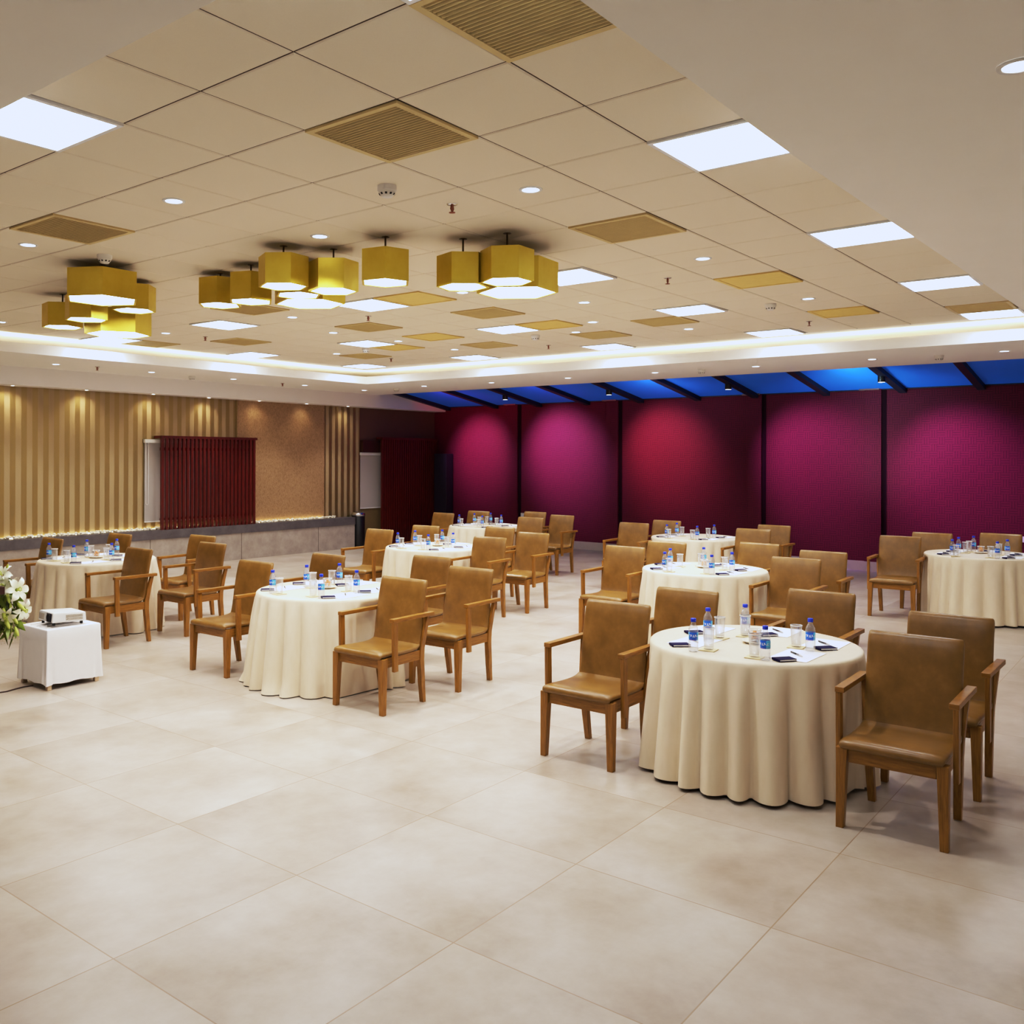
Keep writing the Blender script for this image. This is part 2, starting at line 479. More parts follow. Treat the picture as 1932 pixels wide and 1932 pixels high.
# dropped soffit all round the coffer (one ring), with an upturned lip
HX0, HX1 = 1.66, 12.08
hole = [(HX0, 1.41), (4.2, 1.40), (HX1, 1.20), (HX1, 11.74), (HX0, 11.74)]
XB = 14.30; YB = 13.55
mb = MB()
def ringquad(pts): mb.quad([(x, y, ZS) for x, y in pts])
ringquad([(X0, Y0), (HX0, Y0), (HX0, 13.9), (X0, 13.9)])
ringquad([(HX1, Y0), (XB, Y0), (XB, 13.9), (HX1, 13.9)])
ringquad([(HX0, Y0), (4.2, Y0), (4.2, 1.40), (HX0, 1.41)])
ringquad([(4.2, Y0), (HX1, Y0), (HX1, 1.20), (4.2, 1.40)])
ringquad([(HX0, 11.74), (HX1, 11.74), (HX1, 13.9), (HX0, 13.9)])
ZL = 3.332; LT = 0.022
for k in range(5):
    p, q = Vector((*hole[k], 0)), Vector((*hole[(k + 1) % 5], 0))
    d = (q - p).normalized(); nrm = Vector((d.y, -d.x, 0)) * LT
    pe, qe = p - d * LT, q + d * LT
    P = [p, q, qe + nrm, pe + nrm]
    mb.hexa([(v.x, v.y, ZS + .0015) for v in P], [(v.x, v.y, ZL) for v in P])
# outer face of the soffit behind the beam line
mb.quad([(XB, Y0, ZS), (XB, YB, ZS), (XB, YB, 3.42), (XB, Y0, 3.42)])
struct(mb.build('ceiling_soffit', M['gyps']))
# back of the cove, closes the void above the soffit
mb = MB()
mb.box((E1 - .02, Y0, ZS + .002), (E1, E1, ZC + .01)); mb.box((HX0 - .4, E1 - .02, ZS + .002), (E1, E1, ZC + .01))
mb.box((HX0 - .42, .9, ZS + .002), (HX0 - .40, E1, ZC + .01)); mb.box((HX0 - .4, .9, ZS + .002), (E1, .92, ZC + .01))
struct(mb.build('trim_1', M['gypsw']))

# bulkhead over the left wall, its far end cut to the slope of the roof
def roof_z(x): return 3.03 + 0.149 * (XW - x)
mb = MB()
prof = [(X0, 2.925), (XW, 2.93), (XW, roof_z(XW)), (XB, roof_z(XB)), (XB, ZS), (X0, ZS)]
bot = [mb.bm.verts.new((x, YB, z)) for x, z in prof]; top = [mb.bm.verts.new((x, YL + .04, z)) for x, z in prof]
mb.bm.faces.new(bot); mb.bm.faces.new(list(reversed(top)))
for k in range(6):
    k2 = (k + 1) % 6; mb.bm.faces.new((bot[k2], bot[k], top[k], top[k2]))
struct(mb.build('trim_2', M['gypsw']))

# left wall: striped paper / damask panel / striped pier / dark corner bay
mb = MB()
def wallq(x0, x1, z0, z1, mi, y=YL): mb.quad([(x0, y, z0), (x1, y, z0), (x1, y, z1), (x0, y, z1)], mi)
wallq(X0, 10.80, 0, 2.93, 0); wallq(10.80, 13.02, 0, 2.93, 1); wallq(13.02, 14.04, 0, 2.93, 0)
mb.box((10.79, YL - .012, .62), (10.815, YL, 2.93), 0)
mb.quad([(14.04, YL, 0), (14.04, YL + .03, 0), (14.04, YL + .03, 2.93), (14.04, YL, 2.93)], 2)
wallq(14.04, XW + .05, 0, 0.80, 3, YL + .03); wallq(14.04, XW + .05, 0.80, 2.95, 2, YL + .03)
struct(mb.build('wall_left', [M['stripe'], M['damask'], M['shadow_wall'], M['olive_wall']]))
struct(MB().box((14.06, YL, 0), (14.60, YL + .03, .13)).build('baseboard_left', M['skirt']))

# purple back wall with shallow piers and dark channels
mb = MB()
CH = [11.50, 9.06, 6.17, 4.16, 1.70]
mb.quad([(XW, Y0, .155), (XW, YL + .05, .155), (XW, YL + .05, 3.07), (XW, Y0, 3.07)], 0)
for c in CH:
    mb.box((XW - .055, c, .155), (XW + .01, c + .26, 3.06), 0)
    mb.box((XW - .012, c - .07, .155), (XW + .01, c, 3.06), 1)
struct(mb.build('wall_back', [M['purple'], M['wine_dark']]))
mb = MB(); mb.box((XW - .02, Y0, 0), (XW + .02, 13.3, .155))
for c in CH: mb.box((XW - .075, c - .005, 0), (XW, c + .265, .155))
struct(mb.build('baseboard_back', M['skirt']))
mb = MB(); mb.box((XW - .02, Y0, 3.06), (XW + .03, YL, 3.12))
for c in CH: mb.box((XW - .10, c + .02, 3.02), (XW, c + .34, 3.075))
struct(mb.build('trim_3', M['metal_strip']))

# sloping blue roof
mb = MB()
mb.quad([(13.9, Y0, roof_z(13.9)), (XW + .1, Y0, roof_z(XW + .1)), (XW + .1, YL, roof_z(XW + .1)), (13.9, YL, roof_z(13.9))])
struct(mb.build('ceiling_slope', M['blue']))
RAFT = [13.45, 12.10, 10.95, 9.78, 8.57, 7.39, 6.28, 5.05, 3.84, 2.71, 1.5]
mb = MB()
for y in RAFT:
    w = .055; h = .075
    lo = [(14.2, y - w, roof_z(14.2) - h), (XW, y - w, roof_z(XW) - h), (XW, y + w, roof_z(XW) - h), (14.2, y + w, roof_z(14.2) - h)]
    hi = [(q[0], q[1], q[2] + h + .01) for q in lo]
    mb.hexa(lo, hi)
mb.box((XW - .05, Y0, roof_z(XW) - .01), (XW + .02, YL, roof_z(XW) + .05))
struct(mb.build('trim_4', M['navy']))
# side and rear walls that close the room behind the viewpoint
struct(MB().quad([(X0, Y0, 0), (XW, Y0, 0), (XW, Y0, 3.5), (X0, Y0, 3.5)]).build('wall_right', M['gyps']))
struct(MB().quad([(X0, Y0, 0), (X0, YL, 0), (X0, YL, 3.3), (X0, Y0, 3.3)]).build('wall_front', M['gyps']))

# stone ledge under the left wall
LX1 = 13.66
mb = MB(); mb.box((X0, 13.61, 0), (LX1, YL, .485), 0); mb.box((X0, 13.595, .485), (LX1 + .005, YL, .635), 1)
o = mb.build('stone_ledge', [M['ledge'], M['ledgecap']]); struct(o)

# ------------------------------------------------------------------ things of the left wall
def slat_screen(name, label, x0, x1, y, z0, z1, n, wall_y, ret):
    t = empty(name, ((x0 + x1) / 2, y, z0)); tag(t, label, 'screen', 'slatted timber screens')
    bx, by, bz = t.location
    mb = MB(); w = (x1 - x0) / n
    for k in range(n):
        a = x0 + k * w - bx
        mb.box((a, -.022, 0), (a + .048, .022, z1 - z0 - .02))
    mb.box((x0 - bx, .022, .16), (x1 - bx, .035, .20)); mb.box((x0 - bx, .022, z1 - z0 - .25), (x1 - bx, .035, z1 - z0 - .20))
    mb.build('slat_panel', M['mahog'], t)
    mb = MB(); mb.box((x0 - ret - bx, -.024, z1 - z0 - .045), (x1 - bx + .005, wall_y - y - .02, z1 - z0))
    mb.build('top_board', M['mahog'], t)
    return t
slat_screen('slatted_screen', 'dark red vertical slat screen standing on the stone ledge before the striped wall', 9.05, 11.09, 13.625, .635, 2.232, 24, YL, 0)
slat_screen('slatted_screen', 'tall dark slat screen standing on the floor in the far left corner', 14.56, 16.44, 13.70, 0, 2.31, 26, YL + .03, 0)
def blind(x0, x1, y, z0, z1, label, pull):
    t = empty('roller_blind', ((x0 + x1) / 2, y, z1)); tag(t, label, 'blind', 'roller blinds')
    bx, by, bz = t.location
    MB().box((x0 - bx, -.004, z0 - z1), (x1 - bx, 0, 0)).build('blind_fabric', M['blind'], t)
    MB().box((x0 - bx - .02, -.05, -.01), (x1 - bx + .02, 0, .05)).build('head_rail', M['whitepl'], t)
    MB().box((x0 - bx, -.012, z0 - z1 - .02), (x1 - bx, .002, z0 - z1)).build('bottom_bar', M['whitepl'], t)
    if pull:
        pts = [(x0 - bx + .035 + .025 * math.cos(a), -.03, -1.02 - .04 * math.sin(a)) for a in [PI * k / 8 for k in range(9)]]
        MB().tube([(x0 - bx + .06, -.03, 0)] + pts + [(x0 - bx + .01, -.03, 0)], .004, 5).build('pull_chain', M['whitepl'], t)
blind(8.87, 10.76, YL - .012, .78, 2.12, 'white roller blind drawn down behind the slat screen on the ledge', True)
blind(14.08, 15.9, YL + .02, .80, 1.93, 'white roller blind behind the dark slat screen in the far corner', False)
o = MB().box((14.08, YL - .06, 1.98), (14.6, YL + .02, 2.24)).build('trim_5', M['walnut']); struct(o)

o = MB().box((-.12, -.18, 0), (.12, .18, 1.965), 0, .006).build('tall_cabinet', M['cabinet'], None, (16.40, 13.482, 0))
tag(o, 'plain tall dark cabinet standing in the corner between slat screen and purple wall', 'cabinet')

t = empty('waste_bin', (13.835, 13.68, 0)); tag(t, 'black steel waste bin with chrome ashtray top at the end of the stone ledge', 'bin')
MB().lathe([(.138, 0), (.14, .02), (.14, .66), (.136, .665)], 28, cap0=True, cap1=True).build('bin_body', M['blackm'], t)
MB().lathe([(.142, .655), (.148, .67), (.146, .70), (.12, .725), (.085, .735), (.075, .72), (.07, .70)], 28, cap1=True).build('bin_lid', M['chrome'], t)

# white pebbles along the ledge (nobody could count them)
mb = MB()
x = 5.4
while x < 13.2:
    for _ in range(3):
        s = rnd.uniform(.014, .027); yy = rnd.uniform(13.70, 13.79)
        mb.ball((x + rnd.uniform(-.02, .02), yy, .635 + s * .55 + (rnd.random() < .3) * .02), s, 1, 0, (1.2, 1, .75), Matrix.Rotation(rnd.random() * 3, 4, 'Z'))
    x += .034
tag(mb.build('pebbles', M['pebble']), 'white pebbles scattered along the top of the stone ledge', 'pebbles', kind='stuff')
struct(MB().box((5.0, 13.815, .637), (13.0, 13.84, .652)).build('trim_6', M['warmled']))
struct(MB().box((HX1 + .10, 1.3, ZS + .003), (HX1 + .16, 11.8, ZS + .012)).build('trim_7', M['coveled']))
struct(MB().box((1.8, 11.84, ZS + .003), (HX1, 11.90, ZS + .012)).build('trim_8', M['coveled']))

for y, z, lab in ((11.37, .64, 'small white wall socket low on the purple wall behind the far left chairs'),
                  (2.12, .65, 'small white wall socket on purple wall at the right edge')):
    t = empty('wall_socket', (XW, y, z)); tag(t, lab, 'socket', 'sockets on the purple wall')
    MB().box((-.012, -.075, -.045), (0, .075, .045), 0, .003).build('cover_plate', M['whitepl'], t)
    MB().box((-.015, -.04, -.02), (-.012, .04, .02)).build('switch_rocker', M['pframe'], t)

# ------------------------------------------------------------------ ceiling things
ROWN = {-1: 'row along the right soffit', 3: 'second row from the right soffit', 7: 'middle row', 11: 'second row from the left soffit', 15: 'row along the left soffit'}
ORD = ['nearest', 'second nearest', 'third nearest', 'fourth nearest', 'farthest']
proto = None
for jr in (-1, 3, 7, 11, 15):
    cells = sorted([c for c in PANELS if c[1] == jr])
    for k, (i, j) in enumerate(cells):
        x, y = G(i + .5, j + .5); s = (G(i + 1, j + .5)[0] - G(i, j + .5)[0]) / .6
        if proto is None:
            proto = empty('ceiling_light_panel')
            h = .297
            mb = MB()
            for aa, bb in (((-h, -h), (h, -h + .022)), ((-h, h - .022), (h, h)), ((-h, -h + .022), (-h + .022, h - .022)), ((h - .022, -h + .022), (h, h - .022))):
                mb.box((aa[0], aa[1], -.012), (bb[0], bb[1], .004))
            mb.build('frame', M['pframe'], proto)
            h -= .022
            MB().quad([(-h, -h, -.006), (-h, h, -.006), (h, h, -.006), (h, -h, -.006)]).build('diffuser', M['panel'], proto)
            t = proto
        else:
            t = copy_tree(proto)
        t.location = (x, y, ZC - .001); t.scale = (s, s, 1)
        nm = ORD[k] if k < len(cells) - 1 or len(cells) == 1 else 'farthest'
        if len(cells) == 1: nm = 'only one'
        tag(t, 'glowing square ceiling panel, %s in the %s' % (nm, ROWN[jr]), 'ceiling light', 'square light panels in the tiled ceiling')

def make_grille(mat, tilt):
    t = empty('air_grille'); h = .297; fr = .03
    mb = MB()
    for aa, bb in (((-h, -h), (h, -h + fr)), ((-h, h - fr), (h, h)), ((-h, -h + fr), (-h + fr, h - fr)), ((h - fr, -h + fr), (h, h - fr))):
        mb.box((aa[0], aa[1], -.010), (bb[0], bb[1], .004))
    mb.build('frame', mat, t)
    mb = MB(); n = 22; p = 2 * (h - fr) / n
    for k in range(n):
        x = -h + fr + (k + .5) * p
        dx = .0085 * tilt if tilt < 1 else -.0118; zl, zh = (-.008, .012) if tilt < 1 else (-.006, -.001)
        mb.hexa([(x - .002 - dx, -h + fr, zl), (x + .002 - dx, -h + fr, zl), (x + .002 - dx, h - fr, zl), (x - .002 - dx, h - fr, zl)],
                [(x - .002 + dx, -h + fr, zh), (x + .002 + dx, -h + fr, zh), (x + .002 + dx, h - fr, zh), (x - .002 + dx, h - fr, zh)])
    mb.build('louvres', mat, t)
    h -= .01
    MB().quad([(-h, -h, .0035 + .012), (-h, h, .0155), (h, h, .0155), (h, -h, .0155)]).build('duct_backing', M['gdark'], t)
    return t
gp = [make_grille(M['grille'], -.8), make_grille(M['grilley'], 1.3)]
used = [False, False]
GL = {(0, -1): 'large gold-grey louvred air grille at the top edge by the right soffit',
      (1, 1): 'gold-grey louvred air grille next nearest, in the open tiles above the smoke detector',
      (1, 6): 'gold-grey louvred air grille at left, above the left pendant cluster',
      (5, 1): 'gold-grey louvred air grille right of the right-hand pendant cluster'}
rest = sorted([g for g in GRILLES if (g[0], g[1]) not in GL], key=lambda g: img_x((*G(g[0] + .5, g[1] + .5), ZC)))
NUM = ['first', 'second', 'third', 'fourth', 'fifth', 'sixth', 'seventh', 'eighth', 'ninth', 'tenth', 'eleventh', 'twelfth', 'thirteenth', 'fourteenth', 'fifteenth', 'sixteenth', 'seventeenth', 'eighteenth']
cnt = [0, 0]
for g in rest:
    k = g[2]
    GL[(g[0], g[1])] = ('far %s ceiling air grille, %s of its colour from the left' % (('gold-grey', 'bright yellow')[k], NUM[cnt[k]]))
    cnt[k] += 1
for i, j, v in GRILLES:
    t = gp[v] if not used[v] else copy_tree(gp[v]); used[v] = True
    x, y = G(i + .5, j + .5); s = (G(i + 1, j + .5)[0] - G(i, j + .5)[0]) / .6
    t.location = (x, y, ZC - .001); t.scale = (s, s, 1)
    tag(t, GL[(i, j)], 'air vent', 'air grilles in the tiled ceiling')

DOWN = [(3.34, 4.9), (4.52, 3.06), (4.53, 4.87), (3.35, 6.76), (6.93, 3.06), (8.13, 4.85), (9.36, 5.47), (9.98, 6.07), (9.31, 3.02), (10.58, 4.85), (6.95, 7.92), (8.13, 8.49), (6.84, 10.2), (6.92, 5.46), (9.26, 8.41), (10.49, 8.42), (5.07, 10.88), (9.81, 10.17)]
SDOWN = [(6.73, 12.75), (8.29, 12.74), (9.88, 12.75), (11.54, 12.80), (13.10, 12.80), (13.0, 11.16), (13.15, 9.72), (13.15, 8.15), (13.15, 6.58), (13.15, 5.0), (13.15, 3.43), (13.15, 1.91), (3.65, 0.49)]
dproto = empty('round_downlight')
MB().lathe([(.050, -.001), (.052, -.006), (.066, -.006), (.069, 0)], 28).build('trim_ring', M['pframe'], dproto)
MB().lathe([(.0505, -.0025), (.0001, -.0025)], 28).build('lamp_disc', M['down'], dproto)
first = True
def place_down(x, y, z, label, group):
    global first
    t = dproto if first else copy_tree(dproto); first = False
    t.location = (x, y, z); tag(t, label, 'downlight', group)
for k, (x, y) in enumerate(sorted(DOWN, key=lambda q: img_x((*q, ZC)))):
    place_down(x, y, ZC - .002, 'small round downlight in the tiled ceiling, %s counted from the left' % NUM[k], 'round downlights in the tiled ceiling')
for k, (x, y) in enumerate(SDOWN):
    if k < 5: lab = 'small round downlight in the left soffit, %s from the left edge' % NUM[k]
    elif k < 12: lab = 'small round downlight in the back soffit, %s from the corner' % NUM[k - 5]
    else: lab = 'large near round downlight in the soffit at the top right edge'
    place_down(x, y, ZS - .001, lab, 'round downlights in the dropped soffit')

# little wall-wash spots under the bulkhead
wproto = None
for k, x in enumerate((6.56, 7.74, 8.95, 10.08, 11.22, 12.40, 13.54)):
    if wproto is None:
        wproto = empty('wall_washer'); t = wproto
        MB().lathe([(.028, 0), (.030, -.004), (.040, -.004), (.042, 0)], 20).build('trim_ring', M['pframe'], t)
        MB().lathe([(.028, -.002), (.0001, -.002)], 20).build('lamp_disc', M['spotglow'], t)
    else: t = copy_tree(wproto)
    t.location = (x, 13.70, 2.926)
    tag(t, 'tiny wall-wash spot under the left bulkhead, %s from the left' % NUM[k], 'spotlight', 'wall-wash spots over the gold wall')

# smoke detectors
sproto = None
SM = [((3.94, 3.67, ZC), 'white smoke detector in the open ceiling before the middle pendants'), ((3.90, 6.64, ZC), 'white smoke detector just above the left pendant cluster'),
      ((9.91, 6.63, ZC), 'white smoke detector on the far tiles right of centre, behind a light panel'), ((9.39, 3.42, ZC), 'white smoke detector on the far right tiles between two light panels'),
      ((9.6, 9.35, ZC), 'white smoke detector on far tiles by the square grille near the corner'),
      ((9.11, 12.84, ZS), 'small white smoke detector on the left soffit'), ((13.12, 11.96, ZS), 'small white smoke detector on the soffit beside the far corner'),
      ((13.15, 5.82, ZS), 'small white smoke detector on the back soffit, middle one of three'), ((13.2, 2.64, ZS), 'small white smoke detector on the back soffit at right')]
for loc, lab in SM:
    if sproto is None:
        sproto = empty('smoke_detector'); t = sproto
        MB().lathe([(.056, 0), (.056, -.03), (.050, -.034)], 24).build('base', M['whitepl'], t)
        h = MB().lathe([(.050, -.034), (.047, -.048), (.036, -.058), (.030, -.066), (.0001, -.068)], 24).build('sensor_head', M['whitepl'], t)
        mb = MB()
        for k in range(10):
            a0 = 2 * PI * k / 10
            for s in (0,):
                c, s_ = math.cos(a0), math.sin(a0)
                mb.hexa([(.0405 * c - .006 * s_, .0405 * s_ + .006 * c, -.057), (.0405 * c + .006 * s_, .0405 * s_ - .006 * c, -.057), (.047 * c + .006 * s_, .047 * s_ - .006 * c, -.051), (.047 * c - .006 * s_, .047 * s_ + .006 * c, -.051)],
                        [(.043 * c - .006 * s_, .043 * s_ + .006 * c, -.054), (.043 * c + .006 * s_, .043 * s_ - .006 * c, -.054), (.0485 * c + .006 * s_, .0485 * s_ - .006 * c, -.047), (.0485 * c - .006 * s_, .0485 * s_ + .006 * c, -.047)])
        mb.build('sensor_slots', M['dark'], h)
    else: t = copy_tree(sproto)
    t.location = loc; tag(t, lab, 'smoke detector', 'ceiling smoke detectors')
# sprinklers
pproto = None
SP = [((4.48, 3.62, ZC), 'copper sprinkler head right of the nearest smoke detector'), ((7.49, 3.63, ZC), 'copper sprinkler head on the right-hand tiles, beyond the right pendants'),
      ((7.43, 7.2, ZC), 'copper sprinkler head in the middle tiles behind a gold grille'), ((7.37, 10.1, ZC), 'copper sprinkler head at left on the tiles, beside a light panel'),
      ((10.91, 7.08, ZC), 'copper sprinkler head on far tiles between two light panels, right of centre'), ((10.82, 9.98, ZC), 'copper sprinkler head near the far corner light panel'),
      ((10.86, 3.51, ZC), 'copper sprinkler head on the far right tiles close to the cove'),
      ((7.31, 12.64, ZS), 'copper sprinkler head on the left soffit, nearer one'), ((10.99, 12.78, ZS), 'copper sprinkler head on the left soffit, farther one')]
for loc, lab in SP:
    if pproto is None:
        pproto = empty('sprinkler_head'); t = pproto
        MB().lathe([(.034, 0), (.032, -.005), (.012, -.007)], 18).build('escutcheon', M['chrome'], t)
        mb = MB().lathe([(.010, -.006), (.008, -.03), (.004, -.05)], 10)
        mb.tube([(.012, 0, -.012), (.016, 0, -.03), (.004, 0, -.048)], .003, 6).tube([(-.012, 0, -.012), (-.016, 0, -.03), (-.004, 0, -.048)], .003, 6)
        mb.build('frame_arms', M['copper'], t)
        MB().lathe([(.0001, -.05), (.02, -.052), (.02, -.055), (.0001, -.056)], 14).build('deflector', M['copper'], t)
    else: t = copy_tree(pproto)
    t.location = loc; tag(t, lab, 'sprinkler', 'ceiling sprinkler heads')

# black cylinder spots hanging from the rafters
cproto = None
for k, y in enumerate((10.98, 8.60, 6.30, 3.86)):
    x = 15.32
    if cproto is None:
        cproto = empty('cylinder_spot'); t = cproto
        MB().lathe([(.052, -.215), (.055, -.21), (.055, 0), (.05, .004)], 24, cap1=True).build('housing', M['blackm'], t)
        MB().lathe([(.050, -.213), (.0001, -.213)], 24).build('lamp_disc', M['spotglow'], t)
        MB().box((-.012, -.012, 0), (.012, .012, .05)).build('stem', M['blackm'], t)
    else: t = copy_tree(cproto)
    t.location = (x, y, 3.272 - .005)
    tag(t, 'black cylinder spotlight under the blue slope, %s from the left' % NUM[k], 'spotlight', 'cylinder spots along the purple wall')

# gold hexagonal pendants
PEND = [('s', 5.239, 4.131, 3.101, 13.3, 'right cluster, left one'), ('s', 5.302, 3.787, 3.108, 0.5, 'right cluster, front one'), ('l', 5.719, 3.99, 3.111, 4.9, 'right cluster, wide one behind the front one'),
        ('s', 4.846, 4.528, 3.121, 43.1, 'alone between middle and right clusters'), ('s', 4.882, 5.098, 3.129, 10.2, 'middle cluster, rightmost one'), ('s', 4.575, 5.313, 3.146, 5.3, 'middle cluster, nearest and topmost one'),
        ('s', 4.862, 6.049, 3.147, 51.2, 'middle cluster, second from left'), ('s', 4.924, 6.539, 3.175, 45.0, 'middle cluster, leftmost one'), ('s', 4.975, 5.597, 3.165, 53.4, 'middle cluster, mostly hidden behind the nearest one'),
        ('l', 5.443, 5.973, 3.197, 7.7, 'middle cluster, wide low one at the back'), ('l', 4.096, 7.008, 3.159, 59.7, 'left cluster, big nearest one on top'), ('s', 4.643, 7.413, 3.181, 37.9, 'left cluster, right one'),
        ('s', 4.587, 8.565, 3.128, 18.8, 'left cluster, leftmost one'), ('s', 4.413, 7.818, 3.11, 12.6, 'left cluster, one below the big one'), ('l', 4.882, 8.067, 3.046, 28.8, 'left cluster, wide lowest one')]
def make_pendant(R, H):
    t = empty('hexagonal_pendant')
    mb = MB(); pts = [(math.cos(k * PI / 3), math.sin(k * PI / 3)) for k in range(6)]
    ins = .018
    for k in range(6):
        a, b = pts[k], pts[(k + 1) % 6]; r2 = R - ins
        mb.quad([(a[0] * R, a[1] * R, 0), (b[0] * R, b[1] * R, 0), (b[0] * R, b[1] * R, H), (a[0] * R, a[1] * R, H)])
        mb.quad([(a[0] * R, a[1] * R, 0), (a[0] * r2, a[1] * r2, 0), (b[0] * r2, b[1] * r2, 0), (b[0] * R, b[1] * R, 0)])
        mb.quad([(a[0] * r2, a[1] * r2, 0), (a[0] * r2, a[1] * r2, .02), (b[0] * r2, b[1] * r2, .02), (b[0] * r2, b[1] * r2, 0)])
    mb.quad([(p[0] * R, p[1] * R, H) for p in pts])
    mb.build('shade', M['gold'], t)
    MB().quad([(p[0] * (R - ins), p[1] * (R - ins), .006) for p in pts]).build('diffuser', M['hexglow'], t)
    return t
pp = {'s': make_pendant(.19, .222), 'l': make_pendant(.305, .225)}; pu = {'s': 0, 'l': 0}
for sz, x, y, z, a, lab in PEND:
    z -= .004
    t = pp[sz] if not pu[sz] else copy_tree(pp[sz]); pu[sz] = 1
    t.location = (x, y, z); t.rotation_euler = (0, 0, math.radians(a))
    MB().lathe([(.007, .222), (.007, ZC - z - .004), (.03, ZC - z - .004), (.03, ZC - z)], 10, cap1=True).build('rod', M['rod'], t)
    tag(t, '%s gold hexagonal pendant lamp, %s' % ('large' if sz == 'l' else 'small', lab), 'pendant lamp', 'gold hexagonal pendants')
# ------------------------------------------------------------------ tables, cloths, chairs
TAB = dict(A=(5.555, 2.121), B=(5.462, 5.736), C=(5.45, 9.408), D=(8.966, 7.516), E=(12.309, 9.198), F=(8.963, 3.932), G=(12.5, 5.62), H=(12.491, 2.032))
TN = dict(A='the nearest table at right', B='the front table left of centre', C='the table behind the projector', D='the middle table left of centre',
          E='the far table by the dark corner', F='the table right behind the nearest one', G='the farthest table right of centre', H='the table cut by the right edge')
TH = .752; TR = .612
CHAIRS = [('A', 'fl', 5.150, 2.95, -0.1), ('A', 'bl', 6.0, 2.87, 1.6), ('A', 'be', 6.535, 2.109, 0.1), ('A', 'fr', 5.170, 1.195, 0.6), ('A', 'br', 6.021, 1.194, -0.6), ('F', 'fl', 8.62, 4.766, 0.3), ('F', 'bl', 9.431, 4.693, 1.1), ('F', 'be', 9.962, 3.859, -3.4), ('F', 'fr', 8.652, 2.998, -0.0), ('F', 'br', 9.484, 2.995, 2.1), ('G', 'fl', 11.956, 6.379, 2.9), ('G', 'bl', 12.771, 6.326, -1.9), ('G', 'fr', 11.969, 4.666, 2.5), ('G', 'br', 12.851, 4.717, -0.1), ('H', 'fl', 12.031, 2.84, 2.6), ('H', 'bl', 12.867, 2.70, 0.0), ('H', 'be', 13.316, 2.003, 0.6), ('D', 'fl', 8.611, 8.33, 1.2), ('D', 'bl', 9.51, 8.329, 3.5), ('D', 'fr', 8.598, 6.551, 3.5), ('D', 'br', 9.49, 6.541, 1.4), ('D', 'be', 9.981, 7.405, 3.5), ('E', 'fl', 11.963, 9.984, -1.0), ('E', 'bl', 12.814, 9.934, 1.4), ('E', 'fr', 11.981, 8.253, 3.5), ('E', 'br', 12.81, 8.212, -1.5), ('E', 'be', 13.312, 9.081, -1.3), ('B', 'fl', 5.134, 6.632, 0.7), ('B', 'bl', 5.993, 6.6, -1.4), ('B', 'fr', 5.138, 4.833, 1.0), ('B', 'br', 6.02, 4.847, 2.5), ('B', 'be', 6.499, 5.7, 0.2), ('C', 'fl', 5.124, 10.272, -0.7), ('C', 'bl', 5.978, 10.243, 2.7), ('C', 'fr', 5.115, 8.481, -0.2), ('C', 'br', 5.987, 8.423, 0.7), ('C', 'be', 6.493, 9.285, 3.5)]
def clear_of_table(c):
    # chair backs stand clear of the table edge
    tk, s_, x, y, a = c
    if s_ == 'be': return c
    tx, ty = TAB[tk]
    dx = min(abs(x + q - tx) for q in (.15, .19, .23, .27, .30))
    need = (math.sqrt(max(0, .605 ** 2 - dx * dx)) if dx < .605 else 0) + .252
    if abs(y - ty) < need: y = ty + math.copysign(need, y - ty)
    return (tk, s_, x, round(y, 3), a)
CHAIRS = [clear_of_table(c) for c in CHAIRS]
